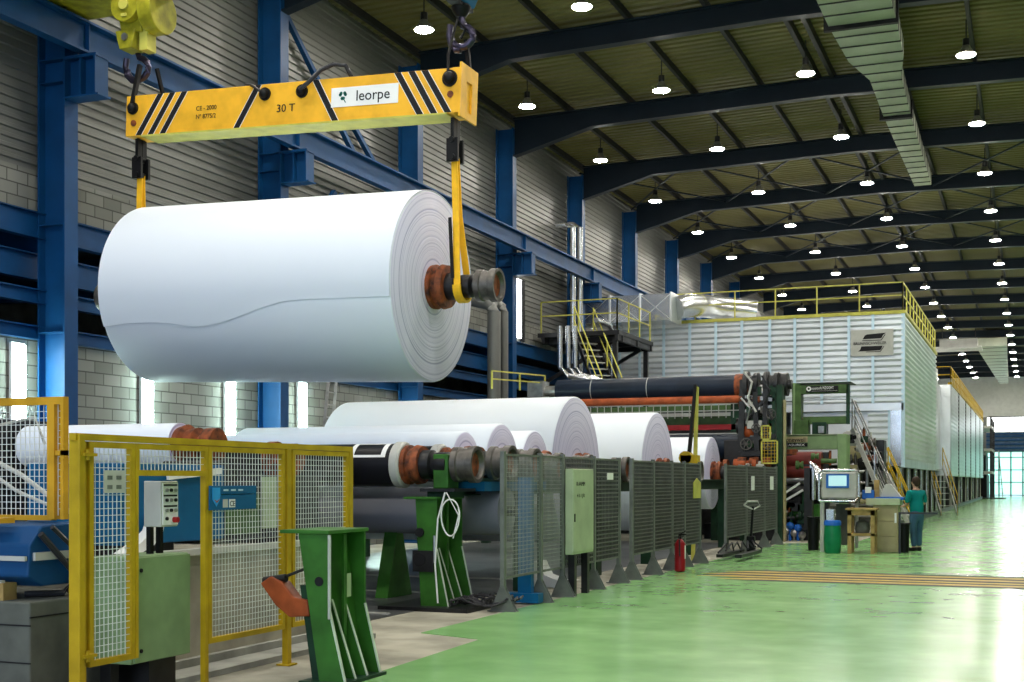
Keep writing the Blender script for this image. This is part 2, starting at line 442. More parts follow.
for r, x in enumerate(LX):
    for k in range(-3, 19):
        o = l0 if first else dup(l0)
        first = False
        o.location = (x, PY(k)+BAY/2, 12.8)
        if k < firstk[r]: o['label'] = 'high-bay lamp of the %s, outside the view' % rown[r]
        else: o['label'] = 'lit high-bay lamp, %s from the camera in the %s' % (ORD[k-firstk[r]], rown[r])
# roof cross braces
def brace(x, k):
    t = thing('roof_brace', 'crossed roof ties around the %s lamp of the %s' % (ORD[max(0, k-firstk[LX.index(x)])], rown[LX.index(x)]), 'roof brace', (x, PY(k)+BAY/2, 13.3), 'crossed roof braces')
    a = 2.0
    MB().bar((x-a, PY(k)+.1, 13.32), (x+a, PY(k+1)-.1, 13.32), .06, .05).build('tie_rod', M['navy'], t)
    MB().bar((x+a, PY(k)+.1, 13.26), (x-a, PY(k+1)-.1, 13.26), .06, .05).build('tie_rod', M['navy'], t)
for k in (4, 5, 6):
    for x in LX[:4]: brace(x, k)

# ---- crane runway beam and wall girts
b = MB(); b.box(-15.5, -15.3, YBACK, YEND-1, 9.18, 9.22).box(-15.41, -15.39, YBACK, YEND-1, 9.22, 9.68).box(-15.55, -15.25, YBACK, YEND-1, 9.68, 9.72)
for k in range(-1, 12): b.box(-15.5, -15.3, PY(k)-.01, PY(k)+.01, 9.22, 9.68)
tr = thing('crane_runway', 'long blue crane runway beam carried on the wall columns', 'crane beam', (-15.4, 40, 9.12))
b.build('girder', M['blue'], tr)
MB().box(-15.44, -15.36, YBACK, YEND-1, 9.72, 9.78).build('rail', M['dark'], tr)
for i, (z0, z1, lab) in enumerate(((6.0, 6.42, 'blue wall girder, topmost of the four above the block wall'), (5.3, 5.73, 'blue wall girder, second from the top above the block wall'),
                              (4.85, 5.06, 'slim blue wall girder, third from the top above the block wall'), (4.22, 4.42, 'blue wall girder resting on top of the block wall'))):
    x = -16.32-.2*(i % 2) if i < 3 else -16.35
    t = thing('wall_girder', lab, 'girder', (x, 40, z0), 'blue girders along the left wall')
    MB().box(x-.01, x+.01, YBACK, 75, z0, z1).build('web', M['blue'], t)
    b = MB().box(x-.09, x+.09, YBACK, 75, z0-.02, z0).box(x-.09, x+.09, YBACK, 75, z1, z1+.02)
    b.build('flange', M['blue'], t)
# annex cross beams in the dark opening
for j in range(0, 8):
    y = PY(0)+BAY/2*j-3
    o = MB().box(-21.1, -16.75, y-.1, y+.1, 5.6, 6.4).build('annex_beam', M['blue'])
    tag(o, 'dark blue cross beam inside the wall opening, %s from the camera' % ORD[j], 'beam', 'cross beams in the wall opening')
# wall diagonals
def wallbrace(p, q, lab):
    o = MB().bar(p, q, .12, .12).build('wall_brace', M['blue']); tag(o, lab, 'brace', 'diagonal wall braces')
wallbrace((-16.2, PY(1)+.3, 13.0), (-16.2, PY(2)-2.6, 9.9), 'thin diagonal brace on the upper wall right of the second column')
wallbrace((-16.25, PY(1)+5.6, 9.95), (-16.25, PY(1)+3.6, 11.2), 'short diagonal brace leaning left above the crane beam')
wallbrace((-16.25, PY(1)+3.2, 8.95), (-16.25, PY(1)+1.6, 7.3), 'diagonal wall brace below the crane beam leaning left')
wallbrace((-16.25, PY(1)+3.5, 8.95), (-16.25, PY(1)+5.2, 7.3), 'diagonal wall brace below the crane beam leaning right')

# ---- fluorescent wall tubes
for i, y in enumerate((17.55, 21.05, 23.9, 26.9, 30.6)):
    t = thing('wall_light', ['upright fluorescent wall light left of the nearest blue column', 'upright fluorescent wall light under the left end of the hanging roll',
        'upright fluorescent wall light under the middle of the hanging roll', 'upright fluorescent wall light beside the leaning ladder', 'upright fluorescent wall light just peeping over the big roll'][i],
        'wall light', (-16.3, y, 2.4), 'fluorescent lights on the block wall')
    z0 = 2.3 if i < 4 else 1.9; z1 = z0+1.75
    if i == 4: z1 = 3.55
    MB().box(-16.39, -16.33, y-.16, y+.16, z0-.05, z1+.05).build('housing', M['white'], t)
    for s in (-.07, .07):
        MB().cyl((-16.27, y+s, z0), (-16.27, y+s, z1), .035, n=10).build('tube', M['tube'], t, True)
# ladder leaning on the block wall
t = thing('ladder', 'aluminium ladder leaning on the block wall behind the rolls', 'ladder', (-15.2, 27.4, 0))
y0 = Yat(312, -15.2); y1 = Yat(324, -15.6)
for s in (0, .38): MB().bar((-15.2, y0+s, 0), (-15.75, y1+s+.5, 4.3), .07, .03).build('rail', M['steel'], t)
b = MB()
for i in range(14):
    q = (i+.5)/14; MB().bar((-15.2-.55*q, y0+(y1+.5-y0)*q, 4.3*q), (-15.2-.55*q, y0+.38+(y1+.5-y0)*q, 4.3*q), .03, .03).build('rung', M['steel'], t)

# ---- roof duct
def duct(label, secs, z0, z1, seam, flanges):
    t = thing('ventilation_duct', label, 'duct', (secs[0][1], secs[0][0], z0))
    b = MB(); v = []
    for y, xa, xb in secs: v += [(xa, y, z0), (xb, y, z0), (xb, y, z1), (xa, y, z1)]
    f = [(0, 1, 2, 3), tuple(4*(len(secs)-1)+i for i in (3, 2, 1, 0))]
    for i in range(len(secs)-1):
        for a in range(4): f.append((4*i+a, 4*i+(a+1) % 4, 4*i+4+(a+1) % 4, 4*i+4+a))
    b.add(v, f).build('duct_body', M['duct'], t)
    b = MB(); y = secs[0][0]+seam/2
    while y < secs[-1][0]:
        for i in range(len(secs)-1):
            if secs[i][0] <= y <= secs[i+1][0]:
                q = (y-secs[i][0])/(secs[i+1][0]-secs[i][0])
                xa = secs[i][1]+q*(secs[i+1][1]-secs[i][1]); xb = secs[i][2]+q*(secs[i+1][2]-secs[i][2])
                b.box(xa-.012, xb+.012, y-.02, y+.02, z0-.025, z1)
                break
        y += seam
    b.build('seam', M['dark'], t)
    for y, xa, xb in flanges: MB().box(xa-.12, xb+.06, y-.07, y+.07, z0-.1, z1).build('flange', M['blk'], t)
    b = MB()
    for y in (secs[0][0]+1, (secs[0][0]+secs[-1][0])/2, secs[-1][0]-1):
        b.box(secs[-1][1]+.1, secs[-1][1]+.13, y, y+.03, z1, 13.7)
    b.build('hanger', M['dark'], t)
duct('long ribbed sheet-metal duct tapering away under the roof', [(20, -4.6, -2.95), (31.6, -4.55, -3.0), (34.4, -4.45, -3.08), (36.2, -4.12, -3.3), (40, -4.15, -3.38), (49.8, -4.07, -3.48)], 12.6, 13.02, .8, [(31.6, -4.55, -3.0), (40, -4.15, -3.38)])
duct('grey duct under the far end of the roof', [(108, -4.2, -1.9), (150, -3.4, -2.5)], 12.3, 12.95, 3.2, [])
t = thing('roof_heater', 'pale box-shaped heater hung below the far roof', 'heater', (-5.2, 104, 11.6))
MB().box(-6.6, -3.9, 103, 105, 11.85, 12.45).build('casing', M['greybox'], t)
MB().box(-7.2, -3.6, 102.6, 105.4, 11.7, 11.85).build('platform', M['greybox'], t)
b = MB()
for x in (-6.5, -4.1): b.box(x, x+.06, 104, 104.06, 12.45, 13.7)
b.build('hanger', M['dark'], t)
#PART2

# ================================================================== parent rolls on the rails
def spool_end(b_parent, x, y, z, s, r=.33):
    """right-hand (s=1) or left-hand (s=-1) spool journal, starting at the paper face x"""
    P = lambda a: (x+s*a, y, z)
    MB().lathe(P(0), P(.25), [(0, r*.98), (.25, r), (.3, r*.86), (.6, r*.86), (.65, r), (1, r*.94)], 28).build('core_flange', M['rust'], b_parent, True)
    j = MB().lathe(P(.25), P(.72), [(0, .2), (.3, .2), (.34, .15), (.5, .17), (.8, .17), (.86, .1), (1, .1)], 24).build('journal', M['dark'], b_parent, True)
    c = MB().lathe(P(.70), P(1.05), [(0, .13), (.08, .235), (.3, .235), (.34, .215), (.66, .215), (.7, .245), (1, .245), (1, .2), (.8, .17), (.8, .05)], 28).build('coupling', M['worn'], b_parent, True)
    MB().cyl(P(.985), P(.99), .165, n=24).build('coupling_bore', M['rust'], c)
    return j
def paper_roll(name, label, y, R, z=1.92, xr=-8.23, xl=-13.23, group=None, rot=0, coreR=.33):
    c = ((xr+xl)/2, y, z); t = thing(name, label, 'paper roll', c, group)
    e = .012
    MB().lathe((xl, y, z), (xr, y, z), [(0, coreR*.9), (0, R-.03), (.002, R-.012), (.006, R), (.994, R), (.998, R-.012), (1, R-.03), (1, coreR*.9)], 96, False)\
        .build('paper', M['paper'], t, True)
    spool_end(t, xr, y, z, 1); spool_end(t, xl, y, z, -1)
    t.rotation_euler.y = rot
    return t
hr = paper_roll('hanging_paper_roll', 'huge white paper roll hanging from the yellow lifting beam', 17.28, 1.4, 4.64, rot=math.radians(1.6))
# the loose outer sheet with its torn, wavy edge
edge = [(1.0, -27), (.95, -26), (.9, -25), (.82, -24.7), (.75, -25.5), (.70, -27.3), (.664, -28.2), (.62, -27.8), (.59, -26.6), (.55, -25), (.517, -23.2), (.46, -19.8),
        (.42, -17.4), (.39, -16.2), (.36, -14.6), (.339, -13.9), (.30, -13.5), (.256, -13.2), (.127, -13), (0, -12.8)]
v = []; n = 40
for t_, ph in edge:
    x = -8.24-4.98*t_
    for j in range(n+1):
        a = math.radians(ph+(175-ph)*j/n); R = 1.414
        v.append((x, 17.28-R*math.cos(a), 4.64+R*math.sin(a)))
f = [(i*(n+1)+j, i*(n+1)+j+1, (i+1)*(n+1)+j+1, (i+1)*(n+1)+j) for i in range(len(edge)-1) for j in range(n)]
o = MB().add(v, f).build('torn_outer_sheet', M['paper'], hr, True, origin=(-10.73, 17.28, 4.64))
sd = o.modifiers.new('thick', 'SOLIDIFY'); sd.thickness = .011; sd.offset = -1
es = o.modifiers.new('crisp', 'EDGE_SPLIT'); es.split_angle = math.radians(40)

RG = 'white paper rolls resting on the rails'
paper_roll('paper_roll', 'small white paper roll, first behind the black empty spool', 18.46, .56, group=RG, coreR=.28)
paper_roll('paper_roll', 'white paper roll on the rails with the second smallest end showing coarse rings', 19.95, .74, group=RG)
paper_roll('paper_roll', 'slim white paper roll directly in front of the tall full roll', 21.5, .68, group=RG)
paper_roll('paper_roll', 'tall full white paper roll in the middle of the row on the rails', 23.75, 1.42, group=RG)
paper_roll('paper_roll', 'full white paper roll behind the tall one, beside the yellow upright', 29.6, 1.40, group=RG)
paper_roll('paper_roll', 'farthest white paper roll in front of the machine', 35.2, 1.0, group=RG)
# empty black spools
def spool(label, y, z=1.92, xr=-7.9, xl=-13.4, R=.29, band=False):
    t = thing('empty_spool', label, 'spool', ((xr+xl)/2, y, z), 'empty spools waiting on the rails')
    MB().cyl((xl, y, z), (xr-.12, y, z), R, n=48).build('drum', M['drum'], t, True)
    if band:
        b = MB(); n = 14
        for (xa, xb, a0, a1) in ((xr-.75, xr-.68, 25, 75), (xr-.75, xr-.2, 20, 27), (xr-.27, xr-.2, 20, 75), (xr-.75, xr-.2, 72, 80)):
            vv = []
            for i in range(n+1):
                a = math.radians(a0+(a1-a0)*i/n)
                for x in (xa, xb): vv.append((x, y-(R+.004)*math.cos(a), z+(R+.004)*math.sin(a)))
            b.add(vv, [(2*i, 2*i+1, 2*i+3, 2*i+2) for i in range(n)])
        b.build('white_label_frame', M['white'], t)
    MB().lathe((xr-.14, y, z), (xr, y, z), [(0, R+.005), (.1, R+.025), (.8, R+.025), (1, R)], 36).build('end_ring', M['greybox'], t, True)
    spool_end(t, xr, y, z, 1, R-.02)
    return t
spool('black empty spool nearest the camera, resting on the green stand', 15.75, band=True)
spool('empty spool just behind the nearest black one', 16.62, 1.95, xr=-7.75, R=.25)
spool('empty spool with a brown flange in front of the small white roll', 17.45, 1.93, xr=-7.7, R=.24)
# grey covered drum below the first spool
t = thing('grey_drum', 'large matt grey drum below the black spool, between the fence and the green stand', 'drum', (-9.6, 16.9, 1.27))
MB().lathe((-12.6, 17.0, 1.27), (-6.95, 17.0, 1.27), [(0, .1), (0, .34), (1, .34), (1, .1)], 48).build('drum_cover', M['gdrum'], t, True)
MB().cyl((-12.8, 17.0, 1.27), (-6.8, 17.0, 1.27), .07).build('axle', M['dark'], t, True)
for x in (-8.75, -12.0):
    MB().prism([(16.6, 0), (17.4, 0), (17.1, .95), (16.9, .95)], 'x', x-.1, x+.1).build('trestle', M['green'], t)
# rails
t = thing('spool_rail', 'dark green rail girder with a blue stop carrying the right spool ends', 'rail', (-7.35, 25, 0))
MB().box(-7.47, -7.25, 16.15, 35.5, 1.5, 1.52).box(-7.38, -7.34, 16.15, 35.5, 1.52, 1.72).box(-7.45, -7.27, 16.15, 35.5, 1.70, 1.74).build('girder', M['dgreen'], t)
MB().box(-7.42, -6.95, 16.2, 18.6, 1.56, 1.69).build('blue_bracket', M['bsign'], t)
for y in (18.5, 22, 25.5, 29, 32.5): MB().box(-7.46, -7.24, y, y+.25, 0, 1.5).build('leg', M['dgreen'], t)
t = thing('spool_rail', 'dark green rail girder under the left spool ends, mostly hidden by rolls', 'rail', (-13.95, 25, 0))
MB().box(-14.05, -13.85, 15.2, 35.5, 1.5, 1.74).build('girder', M['dgreen'], t)
for y in (15.4, 18.5, 22, 25.5, 29, 32.5): MB().box(-14.05, -13.85, y, y+.25, 0, 1.5).build('leg', M['dgreen'], t)
# white reel left, behind the yellow fence
t = thing('white_reel', 'narrow white reel with an orange spool end behind the yellow fence gate', 'paper roll', (-11.2, 13.3, 2.15))
MB().lathe((-12.18, 13.3, 2.15), (-9.8, 13.3, 2.15), [(0, .1), (0, .27), (1, .27), (1, .1)], 48, False).build('paper', M['paper'], t, True)
MB().lathe((-9.8, 13.3, 2.15), (-9.25, 13.3, 2.15), [(0, .22), (.2, .25), (.25, .19), (.5, .21), (.55, .12), (.7, .12), (.72, .2), (1, .2)], 28).build('spool_end', M['rust'], t, True)
MB().cyl((-13.1, 13.3, 2.15), (-12.18, 13.3, 2.15), .12).build('journal', M['dark'], t, True)
t = thing('reel_stand', 'dark stand carrying the white reel behind the yellow fence', 'machine stand', (-11.1, 13.4, 0))
for x in (-13.0, -9.45):
    b = MB().prism([(12.9, 1.0), (14.0, 1.0), (13.6, 1.98), (13.0, 1.98)], 'x', x-.12, x+.12); b.build('side_frame', M['dark'], t, bevel=.01)
MB().box(-13.9, -12.3, 12.9, 14.0, .99, 2.5).build('dark_cabinet', M['dark'], t, bevel=.03)
MB().box(-12.9, -9.5, 13.7, 13.9, 1.2, 1.75).build('cross_beam', M['blue'], t)
MB().box(-13.9, -9.3, 12.9, 14.0, 0, .98).build('base', M['dark'], t)
t = thing('empty_spool', 'short dark spool with orange end seen through the yellow mesh below the white rolls', 'spool', (-9.5, 14.2, 1.98))
MB().cyl((-10.9, 14.3, 1.98), (-9.15, 14.3, 1.98), .2, n=32).build('drum', M['drum'], t, True)
MB().lathe((-9.15, 14.3, 1.98), (-8.75, 14.3, 1.98), [(0, .23), (.3, .23), (.35, .14), (.6, .14), (.62, .2), (1, .2)], 24).build('spool_end', M['rust'], t, True)
t = thing('winder_machine', 'dark low machine with a pale panel behind the yellow mesh', 'machine', (-9.6, 13.2, 0))
MB().box(-9.35, -8.3, 11.9, 13.7, 1.05, 1.7).build('housing', M['dark'], t, bevel=.03)
MB().box(-10.9, -8.6, 14.0, 14.6, 0, 1.76).build('frame', M['dark'], t)
MB().box(-8.29, -8.26, 12.75, 13.05, 1.15, 1.75).build('pale_panel', M['cab'], t)
MB().box(-8.29, -8.27, 12.05, 12.7, 1.1, 1.55).build('grey_panel', M['mgreen'], t)
MB().cyl((-9.2, 12.2, 1.82), (-8.4, 12.2, 1.82), .11, n=20).build('roller', M['dark'], t, True)

# ================================================================== foundations left
tag(MB().box(-12.5, -7.35, 8.75, 12.4, 0, 1.0).build('concrete_plinth', M['conc_beige']), 'long beige concrete plinth behind the yellow mesh fence', 'plinth')
tag(MB().box(-7.42, -7.30, 8.75, 12.45, 1.0, 1.06).build('edge_strip', M['greybox']), 'pale steel edge strip along the long beige plinth', 'edge strip')
o = MB().box(-11.5, -6.9, 7.53, 8.6, 0, .8).build('concrete_plinth', M['conc_dark'], bevel=.015)
tag(o, 'grey concrete block at the lower left corner under the blue beam', 'plinth')
MB().box(-11.4, -6.89, 7.522, 7.532, .62, .63).box(-11.4, -6.89, 7.522, 7.532, .34, .35).box(-6.902, -6.892, 7.53, 8.6, .68, .69).box(-7.35, -7.34, 7.522, 7.532, 0, .62).build('formwork_joint', M['ink'], o)
o = MB().box(-7.0, -6.6, 8.8, 12.4, 0, .05).box(-7.0, -6.93, 8.8, 12.4, .05, .12).build('floor_kerb', M['conc'])
tag(o, 'low pale kerb on the floor behind the right end of the yellow fence', 'kerb')
# blue beam machine on the plinth
t = thing('blue_roll_carriage', 'blue painted steel carriage lying on the grey concrete block', 'machine', (-8.4, 7.9, .8))
MB().prism([(7.6, .98), (7.62, 1.22), (7.75, 1.36), (8.15, 1.38), (8.28, 1.22), (8.28, .98), (8.15, .9), (7.75, .9)], 'x', -11.2, -6.98).build('body', M['blue'], t, bevel=.015)
b = MB().box(-11, -6.99, 7.575, 7.6, 1.1, 1.135).box(-11, -7.2, 7.56, 7.6, .93, .95).box(-6.98, -6.955, 7.65, 8.2, 1.1, 1.16)
b.build('pale_edge', M['greybox'], t)
MB().box(-7.55, -7.3, 7.57, 7.62, .99, 1.08).build('slot', M['ink'], t)
MB().box(-11.2, -7.2, 7.55, 7.7, 1.38, 1.42).build('amber_strip', M['yelo'], t)
b = MB().box(-7.32, -7.18, 7.56, 7.7, .8, .93); b.build('wood_block', M['wood'], t)
b = MB().tube([(-6.95, 7.7, 1.3), (-6.92, 7.9, 1.1), (-6.95, 8.1, .95), (-7.0, 8.0, .83), (-7.2, 7.8, .83)], .025)
b.tube([(-6.93, 7.8, 1.35), (-6.9, 8.05, 1.15), (-6.93, 8.2, .9), (-7.05, 8.1, .83)], .02).build('hoses', M['hosed'], t, True)
# blue housing behind the gate opening
t = thing('blue_machine_housing', 'flat blue machine housing behind the opening of the yellow gate', 'machine', (-7.9, 9.7, 1.0))
MB().box(-8.6, -7.55, 9.35, 10.95, 1.12, 1.86).build('body', M['bsign'], t, bevel=.01)
MB().box(-8.4, -7.6, 9.4, 10.2, 1.0, 1.12).build('foot', M['dark'], t)
b = MB().bar((-7.52, 10.0, 1.74), (-7.52, 10.85, 1.80), .03, .06); b.build('strap_edge', M['white'], t)
t = MB().prism([(9.2, 1.06), (9.45, 1.06), (9.62, 1.12), (9.75, 1.24), (9.78, 1.36), (9.66, 1.36), (9.60, 1.25), (9.45, 1.16)], 'x', -7.5, -7.38).build('paper_curl', M['white'])
tag(t, 'curl of white paper in the gate opening below the blue housing', 'paper')

# ================================================================== fences
def mesh_wires(b, x, ya, yb, z0, z1, sy, sz, w, axis='y'):
    n = max(1, round((yb-ya)/sy)); d = (yb-ya)/n
    for i in range(1, n):
        y = ya+i*d
        if axis == 'y': b.box(x-w/2, x+w/2, y-w/2, y+w/2, z0, z1)
        else: b.box(y-w/2, y+w/2, x-w/2, x+w/2, z0, z1)
    n = max(1, round((z1-z0)/sz)); d = (z1-z0)/n
    for i in range(1, n):
        z = z0+i*d
        if axis == 'y': b.box(x-w/2+w, x+w/2+w, ya, yb, z-w/2, z+w/2)
        else: b.box(ya, yb, x-w/2+w, x+w/2+w, z-w/2, z+w/2)
def frame_rect(b, x, ya, yb, z0, z1, w, dp, axis='y'):
    for (a0, a1, c0, c1) in ((ya, ya+w, z0, z1), (yb-w, yb, z0, z1), (ya+w, yb-w, z0, z0+w), (ya+w, yb-w, z1-w, z1)):
        if axis == 'y': b.box(x-dp/2, x+dp/2, a0, a1, c0, c1)
        else: b.box(a0, a1, x-dp/2, x+dp/2, c0, c1)
FX = -6.4
yA, yB, yC, yD, yE_, yF = [Yat(p, FX) for p in (77, 87, 131, 205, 283, 347)]
def panel(label, ya, yb, z0=.34, z1=1.99, name='mesh_fence_panel'):
    t = thing(name, label, 'fence', (FX, (ya+yb)/2, 0), 'yellow framed mesh fence panels')
    b = MB(); frame_rect(b, FX, ya, yb, z0, z1, .045, .05); b.build('frame', M['yel'], t)
    b = MB(); mesh_wires(b, FX, ya+.04, yb-.04, z0+.04, z1-.04, .047, .05, .0052); b.build('wire_mesh', M['wire'], t)
    return t
# left, amber: along X on the concrete block
xA, xB, xC = -11.0, Xat(54, 8.05), Xat(66, 8.05)
t = thing('mesh_fence_panel', 'amber framed mesh fence standing above the concrete block at the far left', 'fence', (-8.5, 8.05, .8), 'yellow framed mesh fence panels')
b = MB(); b.box(xA, xC, 8.02, 8.08, 2.30, 2.36).box(xB-.035, xB+.035, 8.01, 8.09, 1.4, 2.3).box(xC-.03, xC, 8.02, 8.08, 1.4, 2.3).box(xB, xC, 8.02, 8.08, 1.9, 1.94)
b.box(xA, xB, 8.02, 8.08, 1.39, 1.43)
b.build('frame', M['yelo'], t)
b = MB(); mesh_wires(b, 8.05, xA, xC-.03, 1.43, 2.30, .047, .05, .0052, 'x'); b.build('wire_mesh', M['wire'], t)
b = MB().tube([(-8.2, 8.2, 2.0), (-7.6, 8.2, 1.75), (-7.1, 8.2, 1.45)], .02).tube([(-8.2, 8.25, 1.9), (-7.7, 8.25, 1.62), (-7.2, 8.25, 1.45)], .015).tube([(-8.2, 8.3, 2.12), (-7.55, 8.3, 2.22), (-7.45, 8.3, 2.0)], .012)
o = b.build('cable_run', M['greybox'], smooth=True); tag(o, 'pale cables sagging behind the amber fence at the left edge', 'cable')
# gate post
t = thing('gate_post', 'thick yellow double post at the left end of the long yellow fence', 'post', (FX, yA, 0))
MB().box(FX-.05, FX+.05, yA-.03, yA+.03, 0, 2.04).build('post', M['yel'], t, bevel=.006)
MB().box(FX-.045, FX+.02, yA+.045, yA+.075, 0, 1.99).build('back_post', M['yel'], t)
for z in (.42, 1.88): MB().box(FX-.02, FX+.07, yA, yB+.03, z, z+.022).cyl((FX+.05, yA+.05, z-.03), (FX+.05, yA+.05, z+.05), .016, n=10).build('hinge', M['yel'], t)
panel('narrow yellow mesh gate leaf between the double post and the control box', yB, yC+.02)
panel('yellow mesh fence panel carrying the blue sign', yD+.02, yE_)
panel('yellow mesh fence panel at the right end behind the green bracket stand', yE_+.13, yF)
t = thing('mesh_fence_panel', 'high yellow mesh panel over the opening for the control box', 'fence', (FX, (yC+yD)/2, 0), 'yellow framed mesh fence panels')
b = MB(); frame_rect(b, FX, yC+.025, yD+.015, 1.74, 1.99, .045, .05); b.box(FX-.025, FX+.025, yD-.03, yD+.015, 0, 1.74).box(FX-.025, FX+.025, yC+.025, yC+.06, .34, 1.74)
b.build('frame', M['yel'], t)
b = MB(); mesh_wires(b, FX, yC+.06, yD-.02, 1.78, 1.95, .047, .05, .0052); b.build('wire_mesh', M['wire'], t)
for y, lab in ((yE_+.065, 'yellow floor post between the blue sign panel and the right panel'), (yF+.04, 'yellow floor post ending the long yellow fence')):
    t = thing('fence_post', lab, 'post', (FX, y, 0), 'yellow fence posts')
    MB().box(FX-.03, FX+.03, y-.035, y+.035, 0, 1.995).build('post', M['yel'], t, bevel=.004)
    MB().box(FX-.07, FX+.07, y-.07, y+.07, 0, .012).build('foot_plate', M['yel'], t)
t = MB().box(FX-.03, FX+.03, yA-.05, yF+.07, 1.995, 2.045).build('fence_top_rail', M['yel'])
tag(t, 'long yellow top rail along the yellow fence', 'rail')
# blue sign
ya, yb = Yat(209, FX+.04), Yat(256, FX+.04); za, zb = 1.455, 1.66
t = thing('warning_sign', 'blue sign with an emblem and CE mark on the yellow fence', 'sign', (FX+.045, (ya+yb)/2, za))
MB().box(FX+.035, FX+.045, ya, yb, za, zb).build('board', M['bsign'], t, bevel=.004)
MB().prism([(ya+.04, zb-.015), (ya+.15, zb-.015), (ya+.15, za+.09), (ya+.095, za+.03), (ya+.04, za+.09)], 'x', FX+.045, FX+.048).build('shield', M['bsign2'], t)
MB().prism([(ya+.06, za+.09), (ya+.10, za+.06), (ya+.15, za+.10), (ya+.10, za+.075)], 'x', FX+.048, FX+.05).build('tick', M['orange'], t)
b = MB()
for i in range(3): b.box(FX+.045, FX+.047, ya+.2+.11*i, ya+.27+.11*i, zb-.045, zb-.03).box(FX+.045, FX+.047, ya+.17, yb-.05, zb-.075-.0*i, zb-.07)
b.build('printed_lines', M['seam'], t)
MB().box(FX+.045, FX+.048, ya+.19, ya+.26, za+.02, za+.09).build('grey_plate', M['greybox'], t)
MB().box(FX+.045, FX+.048, ya+.28, ya+.37, za+.02, za+.09).build('ce_plate', M['white'], t)
text('CE', .065, M['ink'], t, (FX+.05, ya+.285, za+.03), RR, ex=.001)
# grey plate on the gate leaf
o = MB().box(FX+.03, FX+.04, Yat(100, FX), Yat(121, FX), 1.61, 1.78).build('grey_notice', M['greybox'])
b = MB()
for i in range(2):
    for j in range(2): MB().box(FX+.04, FX+.042, Yat(103+9*i, FX), Yat(108+9*i, FX), 1.64+.07*j, 1.67+.07*j).build('notice_mark', M['post'], o)
tag(o, 'square pale grey notice on the narrow yellow gate leaf', 'notice')

# green cabinet and control box
ya, yb = Yat(134, -6.46), Yat(192, -6.46)
t = thing('floor_cabinet', 'green metal floor cabinet beneath the push-button box', 'cabinet', (-6.65, (ya+yb)/2, .1))
MB().box(-6.86, -6.49, ya, yb, .27, 1.11).build('body', M['lgreen'], t, bevel=.012)
MB().box(-6.49, -6.465, ya+.02, yb-.015, .28, 1.10).build('door', M['lgreen'], t, bevel=.005)
b = MB()
for z in (.37, 1.0): b.cyl((-6.465, ya+.09, z), (-6.455, ya+.09, z), .016, n=12)
b.build('lock', M['ink'], t)
MB().box(-6.85, -6.55, ya+.3, yb-.1, 0, .27).build('plinth', M['dark'], t)
MB().box(-6.80, -6.7, ya+.02, ya+.12, 0, .27).build('foot', M['dark'], t)
MB().tube([(-6.7, yb, .9), (-6.72, yb+.06, .85), (-6.72, yb+.05, .72)], .012).tube([(-6.7, yb, .7), (-6.72, yb+.06, .65), (-6.72, yb+.04, .55)], .012).build('cable', M['hosed'], t)
t = thing('push_button_box', 'grey push-button control box on two black posts', 'control box', (-6.62, (ya+yb)/2, 1.11))
by0 = Yat(161, -6.5); by1 = Yat(178, -6.5)
MB().box(-6.67, -6.5, by0, by1, 1.33, 1.70).build('case', M['greybox'], t, bevel=.008)
MB().box(-6.5, -6.492, by0+.015, by1-.01, 1.345, 1.685).build('front_plate', M['white'], t)
b = MB()
for z in (1.66, 1.575, 1.49): b.box(-6.492, -6.489, by0+.025, by1-.025, z, z+.014)
b.build('label_strip', M['ink'], t)
w = by1-by0
for r, z in enumerate((1.625, 1.545, 1.462, 1.395)):
    for c in range(3 if r < 3 else 1):
        y = by0+w*(.25+.26*c)
        MB().cyl((-6.49, y, z), (-6.475, y, z), .014, n=12).build('button', M['ink'] if (r+c) % 2 else M['steel'], t, True)
MB().cyl((-6.49, by0+w*.7, 1.385), (-6.45, by0+w*.7, 1.385), .024, n=14).build('red_button', M['red'], t, True)
for y in (by0+.02, by1-.08): MB().box(-6.66, -6.62, y, y+.045, 1.11, 1.33).build('post', M['blk'], t)

# grey mesh fence along the aisle
GP = [503, 540, 562.5, 593.5, 618.6, 631.6, 653, 671.5, 684, 699.5, 725.6, 746, 764, 776]
GY = [Yat(p, FX) for p in GP]
desc = ['grey mesh fence panel nearest the camera, beside the green stand', 'narrow grey mesh fence panel left of the tall pale cabinet', 'grey mesh fence frame behind the tall pale cabinet',
        'grey mesh fence panel with a small white notice', None, 'grey mesh fence panel just right of the open gap', 'grey mesh fence panel left of the fire extinguisher',
        'narrow grey mesh fence panel behind the fire extinguisher', 'grey mesh fence panel below the yellow upright', None, 'grey mesh fence panel left of the pallet truck handle',
        'grey mesh fence panel with a hanging white tag', 'last grey mesh fence panel before the machine front']
for i, y in enumerate(GY):
    t = thing('fence_post', 'grey fence post, %s along the aisle counting from the camera' % ORD[i], 'post', (FX, y, 0), 'grey fence posts')
    MB().box(FX-.03, FX+.03, y-.035, y+.035, 0, 2.09).build('post', M['post'], t, bevel=.004)
    MB().prism([(FX-.17, 0), (FX+.2, 0), (FX+.03, .32), (FX-.03, .32)], 'y', y-.04, y-.03).prism([(FX-.17, 0), (FX+.2, 0), (FX+.03, .32), (FX-.03, .32)], 'y', y+.03, y+.04).box(FX-.2, FX+.2, y-.06, y+.06, 0, .015).build('foot', M['post'], t)
